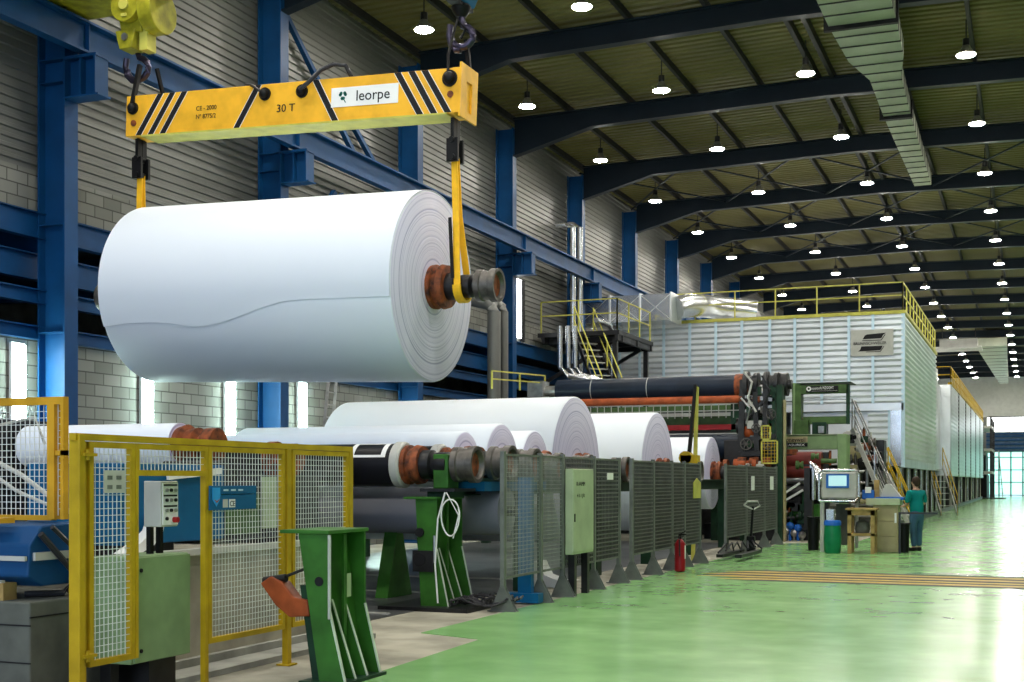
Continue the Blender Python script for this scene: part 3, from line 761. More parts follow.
for i, dsc in enumerate(desc):
    if not dsc: continue
    ya, yb = GY[i]+.04, GY[i+1]-.04
    t = thing('mesh_fence_panel', dsc, 'fence', (FX, (ya+yb)/2, 0), 'grey mesh fence panels along the aisle')
    b = MB(); frame_rect(b, FX, ya, yb, .42, 2.06, .03, .035); b.build('frame', M['post'], t)
    b = MB(); mesh_wires(b, FX, ya+.03, yb-.03, .45, 2.03, .05 if i < 2 else .075, .055 if i < 2 else .065, .006 if i < 2 else .017); b.build('wire_mesh', M['wireg' if i < 2 else 'wired'], t)
# tall pale cabinet mounted on the fence
ya, yb = Yat(569, FX+.1), Yat(589.5, FX+.1)
t = thing('tall_cabinet', 'tall pale green cabinet with printed text mounted on the grey fence', 'cabinet', (FX+.12, (ya+yb)/2, .6))
MB().box(FX+.04, FX+.16, ya, yb, .62, 1.88).build('body', M['cab'], t, bevel=.008)
MB().box(FX+.16, FX+.17, ya+.02, yb-.02, .66, 1.85).build('door', M['cab'], t)
text('II AAMM', .085, M['ink'], t, (FX+.172, ya+.13, 1.63), RR, xs=1.25)
text('4 1 1 J R', .075, M['ink'], t, (FX+.172, ya+.16, 1.46), RR, xs=1.3)
MB().box(FX+.17, FX+.185, ya+.03, ya+.05, 1.1, 1.22).build('handle', M['ink'], t)
for q in (ya+.1, yb-.25): MB().box(FX+.05, FX+.15, q, q+.1, 0, .62).build('foot', M['dark'], t)
o = MB().box(FX+.03, FX+.04, Yat(605, FX), Yat(611, FX), 1.72, 1.83).build('small_notice', M['white']); tag(o, 'small white notice on the grey fence right of the tall cabinet', 'notice')
for px, z in ((751, 1.62), (770, 1.62)):
    o = MB().box(FX+.04, FX+.05, Yat(px-1.6, FX), Yat(px+1.6, FX), z-.15, z+.2).build('hanging_tag', M['white'])
    tag(o, 'white tag hung on the far grey fence, %s' % ('left of the pair' if px < 760 else 'right of the pair'), 'tag')
# fire extinguisher
x, y = -6.12, Yat(680, -6.12)
t = thing('fire_extinguisher', 'dark red fire extinguisher standing against the grey fence', 'extinguisher', (x, y, 0))
MB().lathe((x, y, .01), (x, y, .62), [(0, .08), (.03, .1), (.85, .1), (.93, .07), (1, .03)], 20).build('cylinder', M['red'], t, True)
MB().cyl((x, y, .62), (x, y, .70), .03, n=10).box(x-.02, x+.12, y-.02, y+.02, .69, .71).bar((x, y, .7), (x+.11, y, .77), .03, .015).build('valve', M['ink'], t)
MB().tube([(x, y-.03, .67), (x+.02, y-.12, .6), (x+.03, y-.13, .3)], .014).build('hose', M['hosed'], t, True)
MB().box(x+.096, x+.103, y-.03, y+.03, .25, .5).build('label_strip', M['white'], t)
# yellow upright with hook and tag
x = -6.75; y = Yat(693, x)
t = thing('yellow_upright', 'tall yellow upright with a hook rising behind the grey fence', 'post', (x, y, 0))
b = MB().bar((x, y, 0), (x, y+.35, Zat(386, x, y)), .09, .07); b.build('upright', M['ygreen'], t)
MB().bar((x-.12, y, 1.9), (x-.02, y+.32, Zat(384, x, y)), .12, .06).build('dark_arm', M['blk'], t)
b = MB().box(x-.25, x+.12, y-.1, y+.15, 2.05, 2.25).cyl((x-.15, y-.1, 2.2), (x-.15, y+.15, 2.2), .14, n=14); b.build('yellow_hook_block', M['yel'], t)
MB().prism([(Yat(691, FX), 1.35), (Yat(698, FX), 1.35), (Yat(698, FX), 1.66), (Yat(694.5, FX), 1.76), (Yat(691, FX), 1.66)], 'x', FX+.04, FX+.06).build('pendant_plate', M['ygreen'], t)

# ================================================================== green bracket stands
def bracket(name, label, xr, y, h, wy, wt, wb, foot, knee, rear):
    """open-fronted stand; xr = front edge of its side plates, wt/wb = plate width at top/bottom"""
    t = thing(name, label, 'stand', (xr-.1, y, 0), 'green bracket stands')
    for yy, nm in ((y, 'near_side_plate'), (y+wy, 'far_side_plate')):
        MB().prism([(xr+foot-wb, .03), (xr+foot, .03), (xr, h*knee), (xr, h), (xr-wt, h)], 'y', yy-.012, yy+.012).build(nm, M['green'], t)
        MB().bar((xr+foot, yy, .03), (xr, yy, h*knee), .026, .012, (1, 0, 0)).build('worn_edge', M['green_edge'], t)
    MB().bar((xr+foot-wb+.06, y+wy/2, .03), (xr-wt+.1, y+wy/2, h), wy-.03, .02, (1, 0, 0)).build('back_web', M['green'], t)
    MB().box(xr-.06, xr-.035, y+wy*.5, y+wy*.5+.05, h*.3, h-.02).build('stiffener', M['green'], t)
    for k in (1, 2):
        yy = y+wy*k/3
        MB().prism([(xr-wb+foot+.08, .03), (xr+foot-.02, .03), (xr-.1, h*.55)], 'y', yy-.01, yy+.01).build('gusset', M['green'], t)
        MB().bar((xr+foot-.015, yy, .03), (xr-.095, yy, h*.55), .022, .01, (1, 0, 0)).build('worn_edge', M['green_edge'], t)
    MB().box(xr-wt-.16, xr+.02, y-.05, y+wy+.03, h, h+.03).build('top_plate', M['green'], t, bevel=.004)
    MB().box(xr+foot-wb-.16, xr+foot+.03, y-.08, y+wy+.06, 0, .03).build('base_plate', M['dgreen'], t)
    MB().prism([(xr-wt-rear+.12, .03), (xr+foot-wb+.02, .03), (xr-wt+.08, h*.65), (xr-wt-rear, h*.65)], 'y', y+.06, y+wy-.05).build('rear_box', M['dgreen'], t)
    return t
t = bracket('bracket_stand', 'green steel bracket stand in the foreground with an orange-red arm', -5.44, 9.4, 1.26, .62, .29, .24, .15, .5, .03)
MB().cyl((-5.53, 9.388-.008, .86), (-5.53, 9.388, .86), .04, n=18).build('dark_hole', M['ink'], t)
MB().cyl((-5.425, 9.375, .55), (-5.425, 9.375, 1.25), .014, n=10).build('pale_rod', M['greybox'], t, True)
MB().box(-5.50, -5.49, 9.72, 9.86, .70, .90).build('label_plate', M['cab'], t)
ay = 9.45
P_ = lambda px, py: (Xat(px, ay), Zat(py, Xat(px, ay), ay))
MB().prism([P_(262, 583), P_(272, 576), P_(284, 582), P_(295, 597), P_(309, 600), P_(311, 616), P_(291, 617), P_(277, 605)], 'y', 9.42, 9.56).build('orange_arm', M['orange'], t, bevel=.012)
q0, q1, q2 = P_(263, 581), P_(285, 578), P_(304, 569)
MB().cyl((q0[0], 9.47, q0[1]), (q1[0], 9.47, q1[1]), .035, n=12).build('arm_joint', M['dark'], t, True)
MB().cyl((q1[0]-.04, 9.47, q1[1]), (q2[0], 9.47, q2[1]), .013, n=10).build('push_rod', M['dark'], t, True)
y = 15.4; xr2 = Xat(437, y); x = xr2-.36
t = bracket('bracket_stand', 'green steel stand under the end of the nearest black spool', xr2, y, 1.46, .8, .31, .40, .17, .55, .02)
MB().box(xr2-.75, xr2+.55, y-.25, y+1.0, -.003, .05).build('floor_plate', M['dark'], t)
xa, xb = Xat(433, 15.6), Xat(448, 15.6)
MB().box(xa, xb, 15.6, 15.95, 1.6, 2.06).build('journal_bearing', M['green'], t, bevel=.015)
MB().box(xr2-.25, xr2+.25, y+.0, y+.7, 1.56, 1.6).build('tray', M['dark'], t)
MB().box(xr2-.2, xr2+.12, y+.12, y+.6, 1.48, 1.56).build('pedestal', M['dgreen'], t)
for z, r in ((1.02, .06), (.66, .09)): MB().cyl((xr2-.24, y-.05, z), (xr2-.24, y-.012, z), r, n=18).build('knob', M['ink'], t, True)
MB().box(xr2-.34, xr2-.04, y-.04, y-.012, .5, .78).build('dark_plate', M['dark'], t)
MB().cyl((xr2-.02, y-.04, .62), (xr2-.02, y-.04, .98), .018, n=8).build('lever', M['steel'], t)
x = xr2-.36
b = MB(); pts = []
for i in range(26):
    a = 2*PI*i/25; pts.append((x+.58+.13*math.sin(a), y-.06+.02*math.sin(2*a), 1.22+.24*math.cos(a)))
b.tube(pts, .011).tube([(x+.5, y-.05, 1.55), (x+.4, y-.06, 1.2), (x+.36, y-.06, .6), (x+.42, y-.1, .1)], .012)
b.tube([(x+.52, y-.05, 1.55), (x+.7, y-.06, 1.25), (x+.62, y-.06, .95)], .010).build('hanging_cable', M['white'], t, True)
# cable tangle on the floor
b = MB()
for j in range(9):
    pts = []; a0 = random.uniform(0, 6)
    for i in range(14):
        pts.append((-7.1+.06*i+.12*math.sin(a0+i*.8), 15.5+.35*math.sin(a0*2+i*.55)+.05*j, .08+.05*(1+math.sin(a0+i*1.3))))
    b.tube(pts, .014, 6)
o = b.build('floor_cables', M['hosed'], smooth=True); tag(o, 'tangle of dark cables on the floor beside the green stand', 'cable')
o = MB().prism([(-7.55, .02), (-7.0, .01), (-6.75, .12), (-6.95, .12), (-7.2, .2), (-7.32, .42), (-7.4, .42)], 'y', 19.2, 19.6).build('paper_scrap', M['white'])
tag(o, 'curled white paper scrap on the dark floor behind the green stand', 'paper')
o = MB().box(-6.62, -6.42, 16.6, 16.7, .15, 1.75).box(-6.9, -6.3, 16.55, 16.75, .02, .15).build('blue_pillar', M['bsign']); tag(o, 'slim blue pillar behind the first grey fence panel', 'pillar')

# ================================================================== crane, lifting beam, slings
t = thing('bridge_crane', 'yellow bridge crane girder at the top left corner above the wall column', 'crane', (-5.5, 17.2, 9.87))
MB().box(-15.75, RX-.6, 16.6, 17.8, 9.84, 11.2).build('girder', M['yhoist'], t, bevel=.02)
MB().box(-15.68, -14.25, 14.9, 18.25, 9.80, 10.5).build('end_carriage', M['yhoist'], t, bevel=.02)
for yw in (15.6, 17.6): MB().cyl((-15.47, yw, 9.91), (-15.33, yw, 9.91), .12, n=20).build('wheel', M['dark'], t)
BC = Vector((-10.85, 17.28, 7.50)); BR = math.radians(2.28)
bt = thing('lifting_beam', 'long yellow 30 T lifting beam with black stripes above the hanging roll', 'lifting beam', BC)
zt, zb = BC.z+.325, BC.z-.325; fy = 17.05; xl, xr = Xat(126, 17.05), Xat(460, 17.05)
MB().box(xl, xr, fy, 17.5, zb, zt).build('beam_body', M['ybeam'], bt, bevel=.008)
MB().box(xl+.3, xr-.2, fy-.01, 17.5, zb-.02, zb+.005).build('bottom_flange', M['ygreen'], bt)
b = MB()
ex = xr
b.box(ex, ex+.03, fy-.03, fy+.17, zb-.06, zt+.07).box(ex, ex+.03, 17.42, 17.62, zb-.06, zt+.07).box(ex, ex+.03, fy+.17, 17.42, zt-.16, zt+.07).box(ex, ex+.03, fy+.17, 17.42, zb-.06, zb+.05)
b.build('end_plate', M['ybeam'], bt)
MB().box(xr-.12, xr, fy-.012, fy, zb, zt).build('corner_doubler', M['ybeam'], bt)
def stripe(pb, ptp, w=.105):
    xb, xt = Xat(pb, fy), Xat(ptp, fy)
    for (ww, dd, m, nm) in ((w+.022, .0025, M['white'], 'stripe_edge'), (w, .005, M['ink'], 'stripe')):
        MB().prism([(xb-ww/2, zb+.005), (xb+ww/2, zb+.005), (xt+ww/2, zt-.005), (xt-ww/2, zt-.005)], 'y', fy-dd, fy-.0005).build(nm, m, bt)
for pb, ptp in ((139, 160), (151, 172), (163, 184), (237, 258), (336, 315), (421, 397), (435, 411), (449, 424)): stripe(pb, ptp)
def knob(px, dz, r, nm='lifting_pin'):
    x = Xat(px, fy); z = BC.z+dz
    MB().cyl((x, fy-.03, z), (x, fy, z), r, n=20).ball((x, fy-.05, z), r*.75, 14, 1, .8, 1).build(nm, M['blk'], bt, True)
for px, dz, r in ((133, .12, .1), (265, .17, .10), (302, .165, .10), (450, .17, .12)): knob(px, dz, r)
for px, dz in ((134, -.12), (451, -.06)): MB().cyl((Xat(px, fy), fy-.02, BC.z+dz), (Xat(px, fy), fy, BC.z+dz), .05, n=14).build('bolt', M['rust'], bt, True)
x0, x1 = Xat(331.5, fy), Xat(398.5, fy)
pl = MB().box(x0, x1, fy-.008, fy-.001, BC.z-.12, BC.z+.17).build('name_plate', M['white'], bt)
text('leorpe', .225, M['ink'], pl, (x0+.42, fy-.011, BC.z-.045), RF, xs=.98, ex=.002)
cx, cz = x0+.2, BC.z+.05
b = MB()
for a in (30, 150, 270):
    for s in (-1, 1):
        an = math.radians(a+s*16-90+90); b.cyl((cx+.045*math.cos(an), fy-.011, cz+.045*math.sin(an)), (cx+.045*math.cos(an), fy-.008, cz+.045*math.sin(an)), .026, n=12)
b.bar((cx, fy-.01, cz-.03), (cx+.05, fy-.01, cz-.11), .004, .014); b.build('clover_mark', mat('clover_green', (.01, .15, .12), .5), pl)
text('30 T', .17, M['ink'], bt, (Xat(276.5, fy), fy-.004, BC.z-.125), RF, xs=1.05)
text('CE - 2000', .10, M['ink'], bt, (Xat(196, fy), fy-.004, BC.z+.0), RF, xs=.95)
text('Nº 8775/2', .10, M['ink'], bt, (Xat(196, fy), fy-.004, BC.z-.13), RF, xs=.9)
bx = Xat(302, fy); ex_ = Xat(348, fy)
MB().tube([(bx, fy-.08, BC.z+.17), (bx+.15, fy-.09, BC.z+.26), (bx+.35, fy-.07, BC.z+.44), (bx+.55, fy-.04, BC.z+.52), (bx+.74, fy, BC.z+.5), (ex_, fy+.1, BC.z+.33)], .035).build('hose', M['hosed'], bt, True)
bx = Xat(265, fy)
MB().tube([(bx, fy-.08, BC.z+.17), (bx-.2, fy-.05, BC.z+.3), (bx-.5, fy+.2, BC.z+.42)], .022).build('hose', M['hosed'], bt, True)
bt.rotation_euler.y = BR
# shackles and slings
def sling(label, x, ztop, zroll, rj=.15, dx=.0):
    t = thing('lifting_sling', label, 'sling', (x, 17.28, ztop), 'yellow slings holding the hanging roll')
    sh = .62
    b = MB().bar((x, 17.22, ztop+.02), (x, 17.22, ztop-.35), .11, .05).bar((x, 17.34, ztop+.02), (x, 17.34, ztop-.35), .11, .05)
    b.box(x-.09, x+.09, 17.16, 17.21, ztop-sh+.0, ztop-.28).box(x-.09, x+.09, 17.35, 17.40, ztop-sh, ztop-.28).cyl((x, 17.13, ztop-sh+.06), (x, 17.43, ztop-sh+.06), .05, n=12).cyl((x, 17.13, ztop-.3), (x, 17.43, ztop-.3), .04, n=12)
    b.build('shackle', M['blk'], t)
    zs = ztop-sh+.06
    for yy0, sgn, nm, m in ((17.25, -1, 'front_strap', M['strap']), (17.31, 1, 'rear_strap', M['strap'])):
        b = MB()
        b.bar((x, yy0, zs), (x+dx*.3, 17.28+sgn*.06, zroll+1.05), .10, .018, (0, 1, 0)).bar((x+dx*.3, 17.28+sgn*.06, zroll+1.05), (x+dx, 17.28+sgn*(rj+.02), zroll), .10, .018, (0, 1, 0))
        b.build(nm, m, t)
    if dx > 0: MB().bar((x-.02, 17.13, zroll+1.0), (x+dx-.07, 17.07, zroll+.1), .05, .015, (0, 1, 0)).build('black_sleeve', M['blk'], t)
    b = MB(); n = 14; vv = []
    for i in range(n+1):
        a = PI+PI*i/n
        for xx in (x+dx-.06, x+dx+.06):
            for r in (rj+.02, rj+.06): vv.append((xx, 17.28+r*math.cos(a), zroll+r*math.sin(a)))
    fs = []
    for i in range(n):
        o = 4*i; fs += [(o, o+1, o+5, o+4), (o+2, o+3, o+7, o+6), (o, o+2, o+6, o+4), (o+1, o+3, o+7, o+5)]
    b.add(vv, fs).build('cradle_loop', M['strap'], t)
    return t
sling('yellow sling at the right end of the hanging roll', -7.88, 7.0, 4.55, .18, .12)
sling('yellow sling at the left end of the hanging roll', -13.52, 7.25, 4.72, .18, -.0001)
# left hook block (lime yellow)
x = Xat(136, 17.28)
t = thing('hook_block', 'lime-yellow hoist hook block above the left end of the lifting beam', 'hook block', (x, 17.28, 8.4))
zc = Zat(12, x, 17.2)
sx = Xat(124, 16.86)
MB().cyl((sx, 16.86, zc), (sx, 17.0, zc), .27, n=32).build('sheave_cover', M['yhoist'], t, True, .01)
MB().cyl((sx, 16.83, zc), (sx, 16.86, zc), .09, n=20).box(sx-.05, sx+.05, 16.84, 16.86, zc-.2, zc-.15).build('hub_cap', M['ygreen'], t)
MB().prism([(x-.14, zc-.1), (x-.08, zc-.36), (x+.32, zc-.42), (x+.36, zc+.45), (x-.12, zc+.45)], 'y', 17.0, 17.35).build('block_body', M['yhoist'], t, bevel=.02)
MB().prism([(x-.18, zc-.36), (x+.22, zc-.36), (x+.14, zc-.66), (x-.1, zc-.66)], 'y', 16.98, 17.3).build('trunnion', M['yhoist'], t, bevel=.015)
MB().cyl((x+.02, 16.95, zc-.48), (x+.02, 16.98, zc-.48), .06, n=16).build('trunnion_pin', M['steel'], t, True)
MB().cyl((x+.36, 17.18, zc-.08), (x+.62, 17.18, zc-.08), .36, n=32).build('drum_cover', M['yhoist'], t, True, .015)
MB().box(x+.25, x+.40, 17.05, 17.28, zc-.7, zc+.5).build('side_plate', M['ygreen'], t)
b = MB()
for dx in (-.3, -.1, .3, .5): b.cyl((x+dx, 17.2, zc), (x+dx, 17.2, 10.0), .014, n=6)
b.build('rope', M['dark'], t)
def hook(t, x, y, ztop, zs, big=.23):
    MB().lathe((x, y, ztop), (x, y, zs+.33), [(0, .1), (.3, .15), (.6, .13), (1, .07)], 16).build('swivel', M['blk'], t, True)
    b = MB()
    for s in (1, -1):
        pts = [(x, y, zs+.36)]
        for i in range(11):
            a = math.radians(80-s*0-i*26); pts.append((x+s*(.02+big*.9*math.cos(a)), y, zs+big*.8*math.sin(a)+.04))
        b.tube(pts, .055, 10) if s == 1 else None
    b.tube([(x-big*.9, y, zs+.24), (x-big*1.0, y, zs+.1), (x-big*.85, y, zs-.04), (x-big*.4, y, zs-.14), (x, y, zs-.15)], .05, 10)
    b.build('hook', mat('hook_steel_%d' % int(-x), (.05, .045, .08), .3, .8, .1), t, True)
hook(t, x+.02, 17.28, zc-.62, Zat(72, x, 17.28))
px_ = Xat(133, fy)
tt = thing('chain_link', 'dark link between the left hook and the lifting beam', 'link', (px_, 17.2, 7.9))
b = MB().bar((px_, fy-.03, BC.z+.22), (px_+.06, fy+.1, 8.45), .07, .06).bar((px_+.28, 17.55, 7.8), (px_+.2, 17.4, 8.45), .06, .05)
b.build('link', M['blk'], tt)
# right hook block (blue)
x = Xat(461, 17.28)
t = thing('hook_block', 'blue hoist hook block above the right end of the lifting beam', 'hook block', (x, 17.28, 8.3))
MB().prism([(x-.28, 8.95), (x-.1, 8.72), (x+.12, 8.68), (x+.25, 8.95), (x+.3, 9.7), (x-.3, 9.7)], 'y', 17.0, 17.5).build('block_body', M['bsign'], t, bevel=.02)
MB().prism([(x-.1, 8.66), (x+.08, 8.64), (x+.12, 9.7), (x-.14, 9.7)], 'y', 16.96, 17.54).build('rope_guard', M['blk'], t)
b = MB()
for dx in (-.2, .2): b.cyl((x+dx, 17.25, 9.6), (x+dx, 17.25, 10.0), .014, n=6)
b.build('rope', M['dark'], t)
hook(t, x, 17.28, 8.72, Zat(40, x, 17.28), .19)
px_ = Xat(450, fy)
tt = thing('chain_link', 'dark wire sling between the right hook and the lifting beam', 'link', (px_, 17.2, 7.8))
b = MB().tube([(px_-.01, fy-.05, 7.55), (px_-.03, fy+.0, 7.9), (px_, 17.15, 8.2), (x-.02, 17.2, 8.45), (x+.1, 17.22, 8.3), (x+.02, 17.22, 8.17)], .022)
b.bar((x+.06, 17.5, 7.6), (x+.05, 17.35, 8.2), .06, .05)
b.build('link', M['blk'], tt, True)

# ================================================================== drying hood
HX, HY, HZ = -4.4, 48.9, 7.8; HL = -15.3
t = thing('drying_hood', 'huge silver louvred drying hood with a company emblem on its front', 'machine hood', (-10, 57, 2.2))
# front louvres: ribs across
def louvre_front(x0, x1, y, z0, z1, pitch=.21, d=.09):
    b = MB(); n = int(round((z1-z0)/pitch)); p = (z1-z0)/n; prof = []
    for i in range(n):
        z = z0+i*p; prof += [(y, z), (y-d, z+p*.35), (y-d, z+p*.6), (y, z+p*.62)]
    prof.append((y, z1)); k = len(prof)
    return b.add([(x0, a, c) for a, c in prof]+[(x1, a, c) for a, c in prof], [(i, i+1, k+i+1, k+i) for i in range(k-1)])
def louvre_side(x, y0, y1, z0, z1, pitch=.21, d=.07):
    b = MB(); n = int(round((z1-z0)/pitch)); p = (z1-z0)/n; prof = []
    for i in range(n):
        z = z0+i*p; prof += [(x, z), (x+d, z+p*.35), (x+d, z+p*.6), (x, z+p*.62)]
    prof.append((x, z1)); k = len(prof)
    return b.add([(a, y0, c) for a, c in prof]+[(a, y1, c) for a, c in prof], [(i, i+1, k+i+1, k+i) for i in range(k-1)])
louvre_front(HL, HX, HY, 4.55, HZ).build('front_louvres', M['hood_front'], t)
louvre_side(HX, HY+.1, 65.6, 2.5, HZ).build('side_louvres', M['hood_front'], t)
MB().box(HL, HX-.02, HY+.01, 65.6, 4.4, HZ-.01).build('core', M['alum'], t)
MB().box(-8.5, HX-.02, HY+.3, 65.6, 2.3, 4.4).build('lower_core', M['alum'], t)
MB().box(HL, HX+.03, HY-.07, HY, 4.28, 4.55).build('bottom_trim', M['alum'], t)
MB().box(HX-.02, HX+.06, HY, 65.6, 2.2, 2.5).build('side_skirt', M['alum'], t)
MB().box(HX-.05, HX+.07, HY-.07, HY+.1, 2.2, HZ).build('corner_post', M['seam'], t)
for px in (620, 640, 664, 690, 716, 742, 770, 795, 822, 849, 873):
    x = Xat(px, HY-.06); MB().box(x-.05, x+.05, HY-.12, HY-.085, 4.55, HZ).build('seam_strip', M['seam'], t)
louvre_front(Xat(868, HY), Xat(888, HY), HY+.05, 2.3, 4.28).build('door_louvres', M['hood_front'], t)
x = Xat(889, HY); MB().box(x-.04, x+.04, HY-.03, HY+.1, 2.2, 4.28).build('door_post', M['seam'], t)
MB().box(x+.05, HX-.06, HY-.02, HY+.2, 2.25, 4.28).build('polished_panel', M['stain'], t)
MB().box(HL, HX+.1, HY-.1, HY+.05, HZ, HZ+.12).box(HX-.05, HX+.1, HY+.05, 65.6, HZ, HZ+.12).build('yellow_edge', M['ygreen'], t)
# emblem
x0, x1 = Xat(851, HY-.1), Xat(893.5, HY-.1); y = HY-.14; z0, z1 = Zat(356.5, x0, y), Zat(330.5, x0, y)
s = MB().box(x0, x1, y, y+.03, z0, z1).build('emblem_plate', M['greybox'], t)
W = x1-x0; H_ = z1-z0
def rel(u, v): return (x0+W*u, z0+H_*v)
MB().prism([rel(.28, .64), rel(.33, .78), rel(.38, .82), rel(.83, .86), rel(.76, .78), rel(.72, .66)], 'y', y-.012, y).build('emblem_bar', M['ink'], s)
MB().prism([rel(.17, .18), rel(.22, .24), rel(.25, .37), rel(.75, .37), rel(.72, .25), rel(.69, .2)], 'y', y-.012, y).build('emblem_bar', M['ink'], s)
MB().prism([rel(.36, .14), rel(.70, .14), rel(.79, .35), rel(.77, .35), rel(.69, .165), rel(.36, .165)], 'y', y-.012, y).prism([rel(.27, .60), rel(.71, .60), rel(.80, .80), rel(.82, .80), rel(.72, .575), rel(.27, .575)], 'y', y-.012, y).build('emblem_line', M['ink'], s)
text('BRUNNSCHWEILER', H_*.155, M['ink'], s, (x0+W*.06, y-.012, z0+H_*.43), RF, xs=W*.86/(H_*.155*9.6), ex=.006)

def hand_rail(label, pts, h=1.05, sp=1.55, posts=True, m=None, r=.022):
    m = m or M['ygreen']
    t = thing('hand_rail', label, 'railing', pts[0])
    b = MB()
    for k in (h, h*.55):
        for p, q in zip(pts, pts[1:]): b.bar((p[0], p[1], p[2]+k), (q[0], q[1], q[2]+k), r*1.7, r*1.7)
    b.build('rails', m, t)
    for p, q in zip(pts, pts[1:]):
        L = (Vector(q)-Vector(p)).length; n = max(1, int(round(L/sp)))
        for i in range(n+1):
            c = Vector(p)+(Vector(q)-Vector(p))*i/n
            MB().bar(c, c+Vector((0, 0, h)), r*2, r*2).build('post', m, t)
    return t
hand_rail('yellow hand rail along the front and side edges of the silver hood roof', [(HL+.1, HY, HZ+.1), (HX, HY, HZ+.1), (HX, 65.4, HZ+.1)], 1.05, 1.5)
# hood extension and second hood
t = thing('hood_link', 'narrow silver link between the two drying hoods', 'machine hood', (-9, 72, 2.2))
MB().box(-13, -5.0, 65.7, 78.9, 2.3, 7.2).build('body', M['alum'], t)
louvre_front(-6, -4.95, 65.72, 2.4, 7.2).build('louvres', M['hood_front'], t)
MB().box(-5.2, -4.6, 66.0, 70.5, 2.3, 7.5).build('side_box', M['alum'], t, bevel=.02)
t = thing('drying_hood', 'second silver drying hood farther along the machine with bright reflections', 'machine hood', (-9, 104, 2.2))
MB().box(-14, -4.45, 79, 131, 2.0, 7.3).build('body', M['alum'], t)
louvre_side(-4.43, 79, 131, 2.0, 7.3, .24, .03).build('side_louvres', M['alum'], t)
b = MB()
for y in (87, 96, 104, 113, 122, 131): b.box(-4.42, -4.37, y-.12, y, 2.0, 7.3)
b.build('joint_strip', M['dark'], t)
MB().box(-4.6, -4.38, 79, 131, 7.3, 7.45).build('yellow_edge', M['yel'], t)
hand_rail('long yellow hand rail on the second silver hood', [(-6.0, 79, 7.3), (-4.45, 79, 7.3), (-4.45, 131, 7.3)], 1.05, 1.6, m=M['yel'])
t = thing('dryer_section', 'dark lower machine section below the silver hoods with pale posts', 'machine', (-9, 85, 0))
MB().box(-14, -5.6, 50.5, 131, 0, 1.95).build('body', M['conc_dark'], t)
b = MB(); y = 49.5; i = 0
while y < 131:
    MB().cyl((-4.62, y, 0), (-4.62, y, 2.2 if y < 66 else 1.99), .06+.03*(i % 3), n=10).build('post', [M['greybox'], M['stain'], M['dark']][i % 3], t, True)
    y += 1.05 if y < 75 else 3.1; i += 1
MB().box(-5.4, -4.5, 49.2, 131, 0, .22).build('plinth', M['dark'], t)
b = MB()
for i in range(34):
    yy = 50+i*2.2; z = .3+.5*random.random(); b.box(-5.5, -4.8-.2*random.random(), yy, yy+.5+random.random(), .2, .5+z)
b.build('gear_boxes', M['dgreen'], t, bevel=.01)
b = MB()
for z, r in ((.6, .05), (1.2, .07), (1.7, .04)): b.cyl((-5.3, 49.5, z), (-5.3, 130, z), r, n=8)
b.build('pipes', M['steel'], t, True)
# far machine tower and stacks before the end wall
t = thing('far_machine', 'dark machine tower with stairs at the far end of the hall', 'machine', (-6, 138, 0))
for z in (2.4, 4.6, 6.8): MB().box(-9, -3.7, 133, 143, z, z+.25).build('platform', M['greybox'], t)
b = MB()
for x in (-8.8, -7.4, -6.1, -5.0, -3.9):
    for y in (133.1, 137, 142.7): b.box(x, x+.2, y, y+.2, 0, 7.9)
b.build('frame', M['dark'], t)
MB().box(-8.6, -4.2, 134, 142, 0, 2.3).box(-8, -4.3, 134, 142, 2.7, 4.2).build('equipment', M['blk'], t)
b = MB()
for i in range(10): b.box(-3.6+.04*i, -3.1+.04*i, 134+.35*i, 134.35+.35*i, 4.5-.45*i, 4.56-.45*i)
b.bar((-3.1, 134, 4.6), (-2.8, 137.6, .1), .06, .2).build('stairs', M['greybox'], t)
MB().box(-4.7, -2.4, 131.6, 133, 0, .1).build('floor_mat', M['blk'], t)

# stairs beside hood
def stairs(label, x0, y0, z0, x1, y1, z1, w, m, n=10, axis='y', rail=None, wd=(1, 0, 0)):
    t = thing('stairs', label, 'stairs', (x0, y0, z0)); wd = Vector(wd)
    p = Vector((x0, y0, z0)); q = Vector((x1, y1, z1))
    for s in (0, w): MB().bar(p+wd*s, q+wd*s, .04, .18).build('stringer', m, t)
    b = MB()
    for i in range(n):
        c = p+(q-p)*(i+.5)/n; b.bar(c, c+wd*w, .22, .03)
    b.build('treads', M['greybox'], t)
    rm = rail or m
    for s in (0, w):
        up = Vector((0, 0, .95)); b = MB()
        b.tube([p+wd*s, p+wd*s+up, q+wd*s+up, q+wd*s], .024, 8)
        b.bar((p+q)/2+wd*s, (p+q)/2+wd*s+up, .04, .04); b.bar(p+wd*s+up*.5, q+wd*s+up*.5, .03, .03)
        b.build('side_rail', rm, t, True)
    return t
stairs('aluminium stairs leaning from the green gantry down towards the worker', Xat(852, 42), 42.0, 3.35, Xat(900, 41), 40.5, .1, .7, M['greybox'], 11, wd=(0, 1, 0), rail=M['steel'])
stairs('small stairs with bright yellow hoop rails left of the worker', Xat(886, 45), 45, 1.9, Xat(911, 44), 44, .1, .7, M['greybox'], 6, wd=(0, 1, 0), rail=M['yel'])
stairs('yellow-railed stairs between the two hoods', -4.9, 67.5, 2.4, -4.0, 63.5, .1, .8, M['greybox'], 8, wd=(.9, .2, 0), rail=M['yel'])

